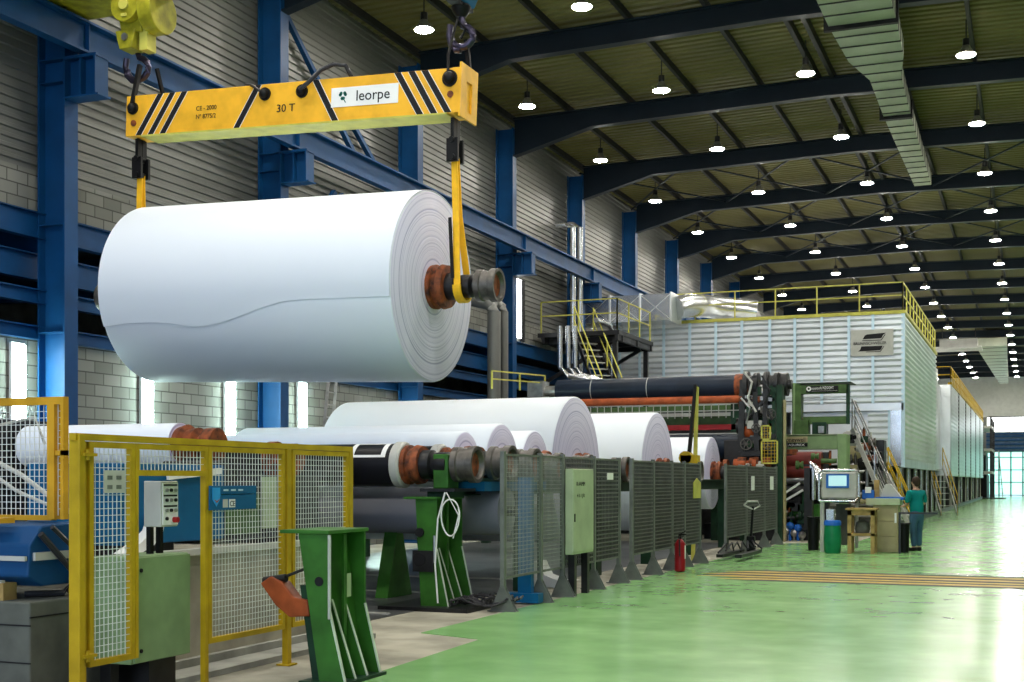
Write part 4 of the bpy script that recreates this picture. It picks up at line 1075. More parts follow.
# ================================================================== machine front (reel end)
MX0, MX1 = -13.5, -8.0
yR = 37.2; zR = Zat(386, MX1, yR)
t = thing('press_roll', 'long navy covered roll across the machine top, brown cap at its right end', 'roll', (-10.8, yR, zR))
MB().lathe((MX0, yR, zR), (MX1, yR, zR), [(0, .1), (0, .33), (1, .33), (1, .1)], 40).build('cover', M['nroll'], t, True)
MB().lathe((MX1, yR, zR), (MX1+.22, yR, zR), [(0, .35), (1, .35), (1, .12)], 36).build('end_cap', M['rust'], t, True)
MB().cyl((MX1+.22, yR, zR), (MX1+1.6, yR, zR), .14, n=16).lathe((MX1+.8, yR, zR), (MX1+1.5, yR, zR), [(0, .3), (.2, .3), (.25, .2), (.6, .2), (.62, .33), (1, .33)], 24).build('journal', M['dark'], t, True)
MB().cyl((MX0-.5, yR, zR), (MX0, yR, zR), .16, n=16).box(MX0-.9, MX0-.4, yR-.3, yR+.3, zR-.7, zR+.3).build('left_bearing', M['steel'], t)
for px, w in ((646, .012), (590, .008)):
    MB().cyl((Xat(px, yR-.3), yR, zR), (Xat(px, yR-.3)+.02, yR, zR), .332, n=40).build('seam_ring', M['greybox'], t, True)
z = Zat(399, MX1, 36.6)
t = thing('red_pipe', 'long orange-red pipe right below the navy roll', 'pipe', (-10.5, 36.7, z))
MB().cyl((-13.0, 36.7, z), (-7.7, 36.7, z), .11, n=20).build('pipe', M['orange'], t, True)
for x in (-12.9, -7.8): MB().cyl((x, 36.7, z), (x+.1, 36.7, z), .15, n=20).build('collar', M['rust'], t, True)
t = thing('press_section', 'dark green machine frame with cross beams behind the paper rolls', 'machine frame', (-10.6, 38.4, 0))
for px, h in ((738, 4.3), (773, 4.6)):
    x = Xat(px, 38); MB().box(x-.18, x+.12, 37.8, 39.4, 0, h-.2).build('side_frame', M['dgreen'], t, bevel=.02)
MB().box(-13.9, -13.5, 37.5, 39.2, 0, zR-.4).build('side_frame', M['dgreen'], t)
for py, th, m, y in ((408, .18, 'mgreen', 38.4), (414, .1, 'greybox', 38.0), (420, .26, 'mgreen', 38.7), (427, .16, 'red', 37.8), (434, .06, 'greybox', 37.3)):
    z = Zat(py, -8.5, y); MB().box(-13.5, -7.0, y, y+.2, z-th/2, z+th/2).build('cross_beam', M[m], t)
z = Zat(411, -8.5, 37.4)
b = MB()
for i in range(26): b.box(-13.2+.22*i, -13.18+.22*i, 37.4, 37.44, z-.2, z+.22)
b.box(-13.3, -7.6, 37.38, 37.42, z+.2, z+.24).box(-13.3, -7.6, 37.38, 37.42, z+.0, z+.03).build('guard_rail', M['greybox'], t)
MB().box(-13.3, -7.3, 40, 40.3, 0, 4.0).build('back_plate', M['dark'], t)
z = Zat(446, -7.9, 37.2)
t = thing('machine_roll', 'dark machine roll with a brown end behind the farthest white roll', 'roll', (-10.5, 37.3, z))
MB().cyl((-13.3, 37.3, z), (-7.75, 37.3, z), .36, n=36).build('cover', M['nroll'], t, True)
MB().lathe((-7.75, 37.3, z), (-7.3, 37.3, z), [(0, .37), (.4, .37), (.45, .26), (1, .26)], 28).build('end_cap', M['rust'], t, True)
z = Zat(472, -7.5, 36.6)
for i, (px, rr, mm, lb) in enumerate(((703, .2, 'dark', 'dark bearing end behind the far fence, left of the trio'), (722, .24, 'rust', 'brown bearing end behind the far fence, middle of the trio'), (751, .18, 'orange', 'orange bearing end behind the far fence, right of the trio'))):
    x = Xat(px, 36.5)
    t = thing('bearing_end', lb, 'bearing', (x, 36.6, z-.3))
    MB().lathe((x-.5, 36.6, z+.1*i), (x+.15, 36.6, z+.1*i), [(0, rr), (.5, rr), (.55, rr*.7), (.8, rr*.7), (.82, rr*1.1), (1, rr*1.1)], 22).build('housing', M[mm], t, True)
    MB().box(x-.3, x-.1, 36.4, 36.8, 0, z+.1*i-.1).build('pedestal', M['dgreen'], t)

# machinery cluster between x-pixels 735 and 785
t = thing('reel_drive', 'dark intricate reel drive with bearings and levers between the navy roll and the green post', 'machine', (Xat(758, 37), 37, 0))
def PXZ(px, py, y): x = Xat(px, y); return (x, y, Zat(py, x, y))
y = 36.9
for (px, py, r, m, d) in ((752, 386, .42, 'dark', .3), (762, 392, .3, 'steel', .35), (772, 384, .36, 'dark', .4), (747, 402, .26, 'rust', .3), (764, 408, .28, 'dark', .3), (753, 416, .3, 'dark', .35), (771, 401, .22, 'dgreen', .3), (744, 426, .22, 'dark', .3), (760, 424, .25, 'dgreen', .3)):
    p = PXZ(px, py, y); MB().lathe((p[0]-.2, y, p[2]), (p[0]+.2, y, p[2]), [(0, r), (.3, r), (.35, r*.7), (.65, r*.7), (.7, r*.9), (1, r*.9), (1, r*.3)], 22).build('bearing_housing', M[m], t, True)
p = PXZ(749, 432, y); MB().ball(p, .26, 16).build('red_accumulator', M['orange'], t, True)
for (a, c, w, m) in (((743, 380), (741, 452), .16, 'dark'), ((755, 376), (757, 450), .14, 'dark'), ((766, 380), (765, 455), .14, 'dark'), ((774, 392), (774, 452), .1, 'dgreen'), ((741, 396), (775, 400), .1, 'steel'), ((740, 412), (774, 406), .08, 'steel'), ((745, 420), (768, 396), .09, 'dark'), ((742, 440), (776, 436), .12, 'dark'), ((748, 402), (757, 407), .12, 'greybox'), ((741, 454), (778, 452), .14, 'dark')):
    MB().bar(PXZ(*a, y-.25), PXZ(*c, y-.25), w, w).build('lever', M[m], t)
p = PXZ(757, 440, 37.2); MB().box(p[0]-.9, p[0]+.6, 36.9, 38.8, 0, p[2]).build('base_frame', M['dark'], t, bevel=.02)
for i in range(5):
    p = PXZ(738+6*i, 462+(i % 2)*4, 36.6); MB().cyl((p[0], 36.6, p[2]), (p[0]+.25, 36.6, p[2]), .14, n=16).build('pipe_stub', M['greybox' if i % 2 else 'rust'], t, True)
for (pts, r, m) in (([(744, 372), (752, 382), (748, 398), (756, 412)], .035, 'greybox'), ([(762, 376), (770, 390), (764, 404), (772, 420)], .03, 'hosed'), ([(741, 398), (750, 408), (746, 424)], .03, 'steel')):
    MB().tube([PXZ(a, c, y-.5) for a, c in pts], r).build('hose', M[m], t, True)
x = Xat(781, 36.5)
t = thing('machine_post', 'dark green upright post right of the reel drive', 'post', (x, 36.5, 0))
MB().box(x-.09, x+.07, 36.3, 36.6, 0, Zat(385, x, 36.5)).build('post', M['dgreen'], t, bevel=.01)
MB().box(x+.08, x+.13, 36.4, 36.6, 0, Zat(400, x, 36.5)).build('cable_tray', M['beige'], t)
for k, (px, py, r) in enumerate(((746, 444, .16), (768, 444, .14), (756, 428, .12), (771, 414, .13))):
    p = PXZ(px, py, y-.45); q = MB()
    for i in range(16):
        a0, a1 = 2*PI*i/16, 2*PI*(i+1)/16
        q.bar((p[0]+r*math.cos(a0), p[1], p[2]+r*math.sin(a0)), (p[0]+r*math.cos(a1), p[1], p[2]+r*math.sin(a1)), .025, .025)
    for i in range(3): a0 = PI*i/3; q.bar((p[0]-r*math.cos(a0), p[1], p[2]-r*math.sin(a0)), (p[0]+r*math.cos(a0), p[1], p[2]+r*math.sin(a0)), .02, .02)
    q.cyl((p[0], p[1], p[2]), (p[0], p[1]+.3, p[2]), .025, n=8).build('hand_wheel', M['worn'], t)
for k in range(12):
    p = PXZ(740+random.random()*36, 384+random.random()*60, y-.3)
    MB().box(p[0]-.07-.1*random.random(), p[0]+.08, p[1], p[1]+.2, p[2]-.08-.1*random.random(), p[2]+.08).build('valve_block', M[random.choice(['worn', 'dgreen', 'dark', 'greybox', 'rust'])], t, bevel=.01)
# yellow cage
t = thing('guard_cage', 'pale yellow guard cage in front of the green machine post', 'guard', (Xat(769, 35.6), 35.6, 2.2))
for (xa, xb, pa, pb) in ((761, 771, 425, 440), (761, 778, 440, 464)):
    A = PXZ(xa, pb, 35.6); B = PXZ(xb, pa, 35.6)
    b = MB()
    for k in ((A[0], A[0]+.04), (B[0]-.04, B[0])): b.box(k[0], k[1], 35.58, 35.62, A[2], B[2])
    b.box(A[0], B[0], 35.58, 35.62, A[2], A[2]+.04).box(A[0], B[0], 35.58, 35.62, B[2]-.04, B[2]).build('frame', M['ygreen'], t)
    b = MB(); mesh_wires(b, 35.6, A[0], B[0], A[2], B[2], .09, .09, .012, 'x'); b.build('wire_mesh', M['yel'], t)
# green gantry with sign
GYY = 41.0
t = thing('scanner_gantry', 'green steel gantry cabin with a black and white sign on top', 'gantry', (Xat(820, GYY), GYY, 0))
def gb(pa, pb, ya, yb, y, d, m, nm, bev=.01):
    A = PXZ(pa, yb, y); B = PXZ(pb, ya, y); return MB().box(A[0], B[0], y, y+d, A[2], B[2]).build(nm, M[m], t, bevel=bev)
gb(792, 801, 383, 440, GYY, .5, 'mgreen', 'left_leg'); gb(793, 795, 383, 440, GYY-.04, .04, 'lgreen', 'leg_edge')
gb(801, 848, 384, 394, GYY, .25, 'mgreen', 'top_beam'); gb(797, 851, 381.5, 384, GYY-.05, 1.2, 'dgreen', 'roof_plate')
gb(846, 849.5, 384, 424, GYY, .15, 'dgreen', 'right_leg')
gb(803, 848, 416, 424, GYY+.1, .5, 'mgreen', 'shelf_beam'); gb(803, 847, 399, 400.5, GYY, .06, 'dgreen', 'cross_bar'); gb(803, 847, 411, 412.5, GYY, .06, 'dgreen', 'cross_bar')
gb(794, 808, 420, 441, GYY-.2, .5, 'mgreen', 'lower_box'); gb(812, 826, 422, 436, GYY, .5, 'dgreen', 'motor_box'); gb(818, 824, 426, 433, GYY-.1, .1, 'steel', 'motor')
gb(785, 792, 384, 386, GYY, .1, 'greybox', 'bracket'); gb(785, 792, 390, 392, GYY, .1, 'greybox', 'bracket'); gb(780, 792, 401, 402.5, GYY, .1, 'dark', 'bracket')
gb(806, 838, 385.5, 392.5, GYY-.06, .05, 'ink', 'sign_board', 0)
A = PXZ(807, 391.5, GYY-.09); B = PXZ(810.5, 386.2, GYY-.09)
MB().lathe(((A[0]+B[0])/2, GYY-.1, (A[2]+B[2])/2), ((A[0]+B[0])/2, GYY-.065, (A[2]+B[2])/2), [(0, .035), (0, .075), (1, .075)], 16, False).build('sign_ring', M['white'], t)
p = PXZ(811.5, 389.6, GYY-.08); p2 = PXZ(837, 389.6, GYY-.08)
text('ouuxtoofs MZOOMT', .13, M['white'], t, p, RF, xs=(p2[0]-p[0])/1.32)
A = PXZ(811.5, 391.2, GYY-.08); B = PXZ(837.5, 390.4, GYY-.08); MB().box(A[0], B[0], GYY-.08, GYY-.06, A[2], B[2]).build('sign_underline', M['white'], t)
# scanner beam
YS = 39.2
t = thing('scanner_beam', 'light green beam lettered Honeywell crossing to a light green column', 'scanner', (Xat(815, YS), YS, 0))
gb(780, 838, 435, 449.5, YS, .7, 'lgreen', 'beam'); gb(837.5, 846.5, 434, 472, YS-.1, .8, 'lgreen', 'column'); gb(779, 846, 433.8, 435.2, YS-.03, .78, 'cab', 'cap')
gb(839, 846, 472, 540, YS-.05, .6, 'lgreen', 'column_foot')
gb(781, 807.5, 436.5, 442.5, YS-.02, .018, 'beige', 'name_field', 0); gb(781, 807.5, 443, 446.8, YS-.02, .018, 'ink', 'name_band', 0)
p = PXZ(782, 441.9, YS-.03); p2 = PXZ(807, 442, YS-.03); text('Honeywell', .19, M['ink'], t, p, RF, xs=(p2[0]-p[0])/.87)
p = PXZ(782.5, 446.2, YS-.03); text('MEASUREX', .10, M['white'], t, p, RF, xs=(p2[0]-p[0]-.03)/.52)
# lower machine between the fence and the console
t = thing('calender', 'dark lower machine stack with maroon rolls and green beam beside the last fence panel', 'machine', (Xat(792, 39), 38.5, 0))
for py, r, m in ((460, .24, 'maroon'), (471, .24, 'maroon'), (480, .14, 'steel'), (492, .22, 'dark')):
    z = Zat(py, -6.6, 38.2); MB().cyl((-8.9, 38.2, z), (-5.7, 38.2, z), r, n=28).build('roll', M[m], t, True)
z = Zat(511, -6.6, 37.6); MB().box(-8.8, -5.7, 37.6, 37.9, z-.25, z+.2).build('green_beam', M['green'], t, bevel=.02)
z = Zat(475, -6.6, 37.9); MB().cyl((-7.2, 37.7, z), (-7.0, 37.7, z), .3, n=24).build('gear_disc', M['mgreen'], t, True)
MB().box(-9, -5.6, 38.7, 39.1, 0, 2.55).build('backing', M['dark'], t)
MB().box(-9, -5.7, 37.4, 38.7, 0, .45).build('base', M['dark'], t)
MB().box(-7.2, -6.6, 37.2, 37.4, .35, .6).build('yellow_part', M['ygreen'], t)
for k, (a, c) in enumerate((((779, 497), (800, 483)), ((786, 500), (803, 490)))): MB().bar(PXZ(*a, 37.2), PXZ(*c, 37.2), .06, .06).build('strut', M['white'], t)
for i in range(6):
    p = PXZ(782+4*i, 524+(i*7) % 12, 37.1); MB().ball(p, .12, 8).cyl((p[0], 37.1, 0), (p[0], 37.1, p[2]), .04, n=8).build('fitting', M['steel' if i % 2 else 'bcap'], t, True)
gbx = [(808, 468, 530, .22, 'dark'), (812, 463, 500, .12, 'stain')]
for px, pa, pb, w, m in gbx:
    A = PXZ(px, pb, 36.8); B = PXZ(px, pa, 36.8); MB().box(A[0]-w/2, A[0]+w/2, 36.8, 37.1, A[2], B[2]).build('upright', M[m], t)
def clutter(t, xa, xb, ya, yb, y, n, mats):
    for k in range(n):
        px = xa+random.random()*(xb-xa); py = ya+random.random()*(yb-ya); p = PXZ(px, py, y); m = M[random.choice(mats)]; q = random.random()
        if p[2] < .15: p = (p[0], p[1], .2)
        if q < .35: MB().box(p[0]-.08-.12*random.random(), p[0]+.1, p[1], p[1]+.3, p[2]-.07-.1*random.random(), p[2]+.08).build('valve_block', m, t, bevel=.01)
        elif q < .6:
            L_ = .25+.5*random.random(); MB().cyl((p[0]-L_/2, p[1]+.05, p[2]), (p[0]+L_/2, p[1]+.05, p[2]), .035+.04*random.random(), n=12).build('pipe_run', m, t, True)
        elif q < .8:
            L_ = .3+.4*random.random(); MB().cyl((p[0], p[1]+.05, p[2]-L_/2 if p[2] > L_/2 else 0), (p[0], p[1]+.05, p[2]+L_/2), .03+.03*random.random(), n=12).build('riser_pipe', m, t, True)
        else:
            r = .07+.08*random.random(); MB().lathe((p[0]-.12, p[1], p[2]), (p[0]+.1, p[1], p[2]), [(0, r), (.4, r), (.45, r*.6), (.7, r*.6), (.72, r*.9), (1, r*.9)], 16).build('coupling', m, t, True)
clutter(t, 782, 832, 452, 465, 38.0, 10, ['dark', 'rust', 'steel', 'mgreen'])
clutter(t, 782, 806, 478, 540, 37.2, 22, ['dark', 'dark', 'worn', 'steel', 'dgreen', 'rust', 'blk'])
# machinery right of scanner, under stairs
t = thing('pump_unit', 'dark pump machinery below the gantry and behind the desk', 'machine', (Xat(866, 42), 42.5, 0))
for (pa, pb, ya, yb, m) in ((848, 862, 434, 470, 'dark'), (862, 884, 440, 505, 'dark'), (850, 870, 470, 520, 'conc_dark')):
    A = PXZ(pa, yb, 42.5); B = PXZ(pb, ya, 42.5); MB().box(A[0], B[0], 42.5, 43.3, A[2], B[2]).build('block', M[m], t, bevel=.02)
for (px, py, r, m) in ((853, 440, .3, 'greybox'), (858, 452, .3, 'beige'), (868, 462, .28, 'dark'), (855, 466, .2, 'steel'), (874, 476, .25, 'dark')):
    p = PXZ(px, py, 42.2); MB().lathe((p[0]-.3, 42.2, p[2]), (p[0]+.3, 42.2, p[2]), [(0, r*.8), (.2, r), (.7, r), (.72, r*.6), (1, r*.6)], 20).build('motor', M[m], t, True)
b = MB()
for i in range(5): z = .6+.35*i; b.cyl((-6.2, 42.1, z), (-4.7, 42.1, z), .05, n=8)
b.build('pipes', M['steel'], t, True)
clutter(t, 848, 879, 436, 502, 41.9, 26, ['dark', 'worn', 'steel', 'dgreen', 'rust', 'beige', 'blk', 'greybox'])

# ================================================================== operator place
YC = 31.4
def bx(t, pa, pb, ya, yb, y, d, m, nm, bev=.01):
    A = PXZ(pa, yb, y); B = PXZ(pb, ya, y); return MB().box(A[0], B[0], y, y+d, max(A[2], 0), B[2]).build(nm, M[m], t, bevel=bev)
t = thing('operator_console', 'grey console cabinet with a blue-framed screen on a steel stand', 'console', (Xat(838, YC), YC, 0))
bx(t, 821, 857, 472, 499, YC, .5, 'greybox', 'cabinet', .05)
sc = bx(t, 826, 849, 474, 488, YC-.03, .03, 'bcap', 'screen_bezel', .005); bx(t, 828.5, 846.5, 475.5, 486, YC-.04, .01, 'screen', 'screen', 0)
A = PXZ(819, 501, YC-.05); B = PXZ(859, 470, YC-.05)
MB().tube([(A[0], YC-.05, A[2]), (A[0], YC-.05, B[2]-.1), (A[0]+.1, YC-.05, B[2]), (B[0]-.1, YC-.05, B[2]), (B[0], YC-.05, B[2]-.1), (B[0], YC-.05, A[2]+.1), (B[0]-.1, YC-.05, A[2]), (A[0], YC-.05, A[2])], .03, 10).build('tube_frame', M['stain'], t, True)
bx(t, 820, 824, 501, 552, YC, .12, 'greybox', 'leg'); bx(t, 855, 858, 501, 548, YC+.3, .1, 'greybox', 'leg'); bx(t, 826, 834, 509, 521, YC+.2, .2, 'stain', 'side_box')
bx(t, 828, 856, 501, 503, YC, .5, 'dark', 'shelf'); bx(t, 836, 850, 504, 545, YC+.3, .2, 'conc_dark', 'rear_case')
for i in range(3): MB().tube([PXZ(810+3*i, 462+2*i, YC+1), PXZ(815+3*i, 468+2*i, YC+.6), PXZ(818+i, 480, YC+.2)], .035).build('conduit', M['stain'], t, True)
x, y = Xat(832.5, 30.9), 30.9
t = thing('plastic_barrel', 'green plastic barrel with a blue lid beneath the console screen', 'barrel', (x, y, 0))
MB().lathe((x, y, 0), (x, y, .68), [(0, .16), (.06, .19), (.5, .205), (.9, .19), (1, .17)], 24).build('body', M['barrel'], t, True)
MB().lathe((x, y, .66), (x, y, .78), [(0, .2), (.7, .2), (1, .17)], 24).build('lid', M['bcap'], t, True)
x0, x1 = Xat(848, 31), Xat(875, 31); y0_ = 30.9; H1 = Zat(508, x0, y0_)
t = thing('wooden_table', 'high wooden work table with a lower shelf in front of the beige cabinet', 'table', ((x0+x1)/2, 31.2, 0))
MB().box(x0-.04, x1+.04, 30.85, 31.5, H1-.05, H1).build('top', M['wood'], t, bevel=.005)
MB().box(x0, x1, 30.9, 31.45, H1-.17, H1-.05).build('apron', M['wood'], t)
MB().box(x0, x1, 30.9, 31.45, .42, .48).build('shelf', M['wood'], t)
for x in (x0, x1-.09):
    for y in (30.9, 31.38): MB().box(x, x+.09, y, y+.08, 0, H1-.05).build('leg', M['wood'], t)
o = MB().lathe(((x0+x1)/2, 31.2, .48), ((x0+x1)/2, 31.2, .80), [(0, .15), (.3, .18), (.8, .14), (1, .03)], 16).build('dark_sack', M['conc_dark'], smooth=True); tag(o, 'dark round bundle on the lower shelf of the wooden table', 'bundle')
t = thing('beige_cabinet', 'beige drawer cabinet below the sloped desk, beside the worker', 'cabinet', (Xat(888, 31.8), 31.8, 0))
bx(t, 873, 898, 505, 552, 31.7, .6, 'beige', 'body')
for ya, yb in ((508, 521), (522, 536), (537, 549)): bx(t, 875, 896, ya, yb, 31.68, .02, 'beige', 'drawer', .004)
bx(t, 894.5, 896.5, 513, 523, 31.66, .02, 'white', 'paper_note', 0)
bx(t, 866, 900, 498.5, 505, 31.6, .8, 'cab', 'worktop')
t = thing('desk_monitor', 'wedge-shaped grey desk screen with a blue base on the worktop', 'monitor', (Xat(892, 31.9), 31.9, 1.25))
A = PXZ(880, 497, 31.8); B = PXZ(901, 497, 31.8); C_ = PXZ(888, 484, 31.8)
MB().prism([(A[0], A[2]), (B[0], A[2]), (C_[0]+.05, C_[2]), (C_[0]-.06, C_[2])], 'y', 31.8, 32.1).build('sloped_hood', M['greybox'], t, bevel=.01)
MB().box(A[0]-.1, B[0]+.06, 31.7, 32.2, A[2]-.07, A[2]).build('blue_base', M['bcap'], t, bevel=.01)
t = thing('desk_clutter', 'blue and white boxes on the worktop beside the wedge-shaped screen', 'boxes', (Xat(868, 31.9), 31.9, 1.25))
bx(t, 862, 874, 490, 499, 31.8, .25, 'bcap', 'blue_box'); bx(t, 865, 871, 487, 493, 31.78, .15, 'white', 'white_box'); bx(t, 874, 879, 480, 498, 31.9, .12, 'wood', 'folder')
t = thing('waste_bin', 'tall black waste bin between the beige cabinet and the worker', 'bin', (Xat(904, 31.9), 31.9, 0))
A = PXZ(904, 550, 31.9); hB = Zat(523, A[0], 31.9); MB().lathe((A[0], 31.9, 0), (A[0], 31.9, hB), [(0, .11), (.95, .13), (.96, .15), (1, .15)], 18).build('bin_body', M['blk'], t, True)
t = thing('waste_bin', 'dark cylindrical bin left of the console stand', 'bin', (Xat(813, 32.2), 32.2, 0))
A = PXZ(813.5, 550, 32.2); MB().lathe((A[0], 32.2, 0), (A[0], 32.2, .82), [(0, .13), (.95, .15), (.96, .17), (1, .17)], 18).build('bin_body', M['blk'], t, True)
# pallet truck
t = thing('pallet_truck', 'black pallet truck parked by the far grey fence with its handle upright', 'pallet truck', (-5.9, 27.6, 0))
x = -5.95; y = Yat(751, x)
MB().box(x-.09, x+.09, y-.09, y+.09, .1, .45).build('pump_housing', M['blk'], t, bevel=.02)
MB().bar((x, y, .4), (x+.05, y-.02, 1.12), .05, .05).build('handle_bar', M['blk'], t)
MB().tube([(x-.14, y-.1, 1.15), (x-.05, y-.12, 1.24), (x+.15, y, 1.24), (x+.2, y+.05, 1.14), (x+.06, y-.02, 1.05), (x-.14, y-.1, 1.15)], .02).build('grip_loop', M['greybox'], t, True)
for s in (-.2, .2): MB().box(x+s-.07, x+s+.07, y-2.3, y-.1, .08, .15).build('fork', M['dark'], t)
MB().cyl((x-.06, y, .08), (x+.06, y, .08), .08, n=14).build('wheel', M['greybox'], t, True)
b = MB()
for i in range(6): b.tube([(x-.3+.1*i, y-2+.3*i, .16+.04*(i % 3)), (x-.2+.05*i, y-1.6+.3*i, .35), (x-.3+.12*i, y-1.2+.2*i, .17)], .02, 6)
o = b.build('hose_bundle', M['hosed'], smooth=True); tag(o, 'bundle of dark hoses lying on the pallet truck forks', 'hoses')

# ================================================================== platform zone by the wall
t = thing('service_platform', 'steel service platform with yellow rails high on the left wall', 'platform', (-14.7, 45, 6.8))
pxl, pxr = -16.2, -13.2
MB().box(pxl, pxr, 42.5, 46.8, 6.75, 6.9).build('deck', M['dark'], t)
b = MB()
for x in (-16.0, -14.6, -13.3): b.box(x-.06, x+.06, 42.5, 46.8, 6.55, 6.75)
for y in (43, 44.8, 46.6): b.box(pxl, pxr, y-.06, y+.06, 6.55, 6.75)
for y in (43.2, 46.5): b.bar((-16.2, y, 5.2), (-13.6, y, 6.6), .12, .12)
b.build('support_frame', M['dark'], t)
for x, y in ((-13.4, 42.7), (-13.4, 46.5)): MB().box(x-.08, x+.08, y-.08, y+.08, 0, 6.6).build('column', M['dark'], t)
hand_rail('yellow hand rail around the high service platform', [(-16.1, 42.6, 6.9), (-13.3, 42.6, 6.9), (-13.3, 46.7, 6.9)], 1.1, 1.3)
stairs('steep grating stairs hanging down from the service platform with yellow rails', -14.9, 42.7, 6.85, -13.2, 40.6, 4.2, .8, M['dark'], 11, wd=(.63, .75, 0), rail=M['ygreen'])
t = thing('square_duct', 'silver cross-broken box duct running behind the hood railing', 'duct', (-14.7, 47.7, 7.8))
MB().box(-16.2, -12.6, 47.1, 48.5, 7.75, 8.75).build('duct_body', M['stain'], t)
b = MB()
for x in (-16.2, -15.0, -13.8, -12.6): b.box(x-.03, x+.03, 47.05, 48.55, 7.7, 8.8)
for xa in (-16.2, -15.0, -13.8):
    b.bar((xa, 47.1, 7.75), (xa+1.2, 47.1, 8.75), .015, .03, (0, 1, 0)).bar((xa, 47.1, 8.75), (xa+1.2, 47.1, 7.75), .015, .03, (0, 1, 0))
b.build('seam', M['alum'], t)
MB().tube([(-12.6, 47.8, 8.25), (-12.3, 48.2, 8.4), (-11.9, 49.2, 8.5), (-11.2, 49.9, 8.45), (-10, 50.2, 8.3)], .45, 20).build('round_elbow', M['stain'], t, True)
t = thing('fan_housing', 'silver rounded fan housing on the hood roof behind the railing', 'fan', (Xat(745, 52), 53, 7.9))
for px, r in ((735, .75), (748, .55)):
    x = Xat(px, 53); MB().cyl((x, 52.6, 8.5), (x, 53.6, 8.5), r*.75, n=24).box(x-.3, x+.3, 52.6, 53.6, 7.9, 8.5).build('housing', M['stain' if px < 740 else 'wall'], t, True)
for k, (px, lb) in enumerate(((573, 'left of the tall pair of silver exhaust pipes'), (580, 'right of the tall pair of silver exhaust pipes'))):
    x = -15.6; y = Yat(px, x); o = MB().tube([(x, y, 5.2), (x, y, Zat(228, x, y)), (x-.25, y-.1, Zat(226, x, y)+.05), (x-.6, y-.15, Zat(226, x, y)+.05)], .11, 12).build('exhaust_pipe', M['stain'], smooth=True)
    tag(o, lb, 'pipe', 'silver pipes on the left wall')
for k, (px, lb) in enumerate(((494, 'thick grey lagged pipe, left of the pair beside the blue column'), (504, 'thinner grey lagged pipe, right of the pair beside the blue column'))):
    x = -14.9; y = Yat(px, x); r = .2 if k == 0 else .13; zt_ = Zat(312, x, y)
    o = MB().tube([(x, y, 0), (x, y, zt_), (x-.05, y, zt_+.15), (x-.2, y, zt_+.28), (x-.9, y, zt_+.45)], r, 16).build('lagged_pipe', M['wall'], smooth=True)
    tag(o, lb, 'pipe', 'grey pipes by the blue column')
for k, (px, lb) in enumerate(((560, 'left of three'), (568, 'middle of three'), (575, 'right of three'))):
    x = -14.2; y = Yat(px, x); o = MB().tube([(x, y, Zat(326, x, y)), (x, y, Zat(368, x, y)), (x+.3, y, Zat(376, x, y)), (x+1.0, y, Zat(381, x, y)), (x+1.15, y, Zat(384, x, y)), (x+1.15, y, 0)], .08, 10).build('bent_pipe', M['stain'], smooth=True)
    tag(o, 'bent silver pipe under the service platform, %s' % lb, 'pipe', 'bent silver pipes')
x = -13.9
o = MB().tube([(x, Yat(596, x), Zat(332, x, 46)), (x, Yat(609, x), Zat(332, x, 46)), (x, Yat(612, x), Zat(337, x, 46)), (x, Yat(612, x), 0)], .09, 10).build('bent_pipe', M['stain'], smooth=True)
tag(o, 'silver pipe elbow at the left end of the silver hood', 'pipe', 'bent silver pipes')
w = struct(MB().box(-16.36, -16.3, Yat(516.5, -16.3), Yat(521.5, -16.3), 6.6, 8.6).build('window_2', M['daylit']))
MB().box(-16.35, -16.26, Yat(521.5, -16.3), Yat(524, -16.3), 6.5, 8.6).build('window_frame', M['ink'], w)
hand_rail('low yellow rail between the grey pipes and the navy roll', [(-14.0, Yat(492, -14.0), Zat(397, -14.0, 37)), (-14.0, Yat(545, -14.0), Zat(397, -14.0, 40))], .5, 2.2)

# ================================================================== worker
def skin(name, pts, edges, rad, m, parent, sub=2, root=0):
    me = bpy.data.meshes.new(name); o_ = ORG[parent.name]
    me.from_pydata([Vector(p)-o_ for p in pts], edges, []); me.materials.append(m)
    ob = bpy.data.objects.new(name, me); COL.objects.link(ob); ob.parent = parent; ORG[ob.name] = o_
    bm = bmesh.new(); bm.from_mesh(me); ly = bm.verts.layers.skin.verify(); bm.verts.ensure_lookup_table()
    for i, v in enumerate(bm.verts):
        v[ly].radius = rad[i] if isinstance(rad[i], tuple) else (rad[i], rad[i]); v[ly].use_root = (i == root)
    bm.to_mesh(me); bm.free()
    ob.modifiers.new('skin', 'SKIN').use_smooth_shade = True
    sb = ob.modifiers.new('sub', 'SUBSURF'); sb.levels = sub; sb.render_levels = sub
    return ob
wx, wy = -2.62, 32.7
t = thing('person', 'worker in teal shirt and blue jeans standing with back turned at the desk', 'person', (wx, wy, 0))
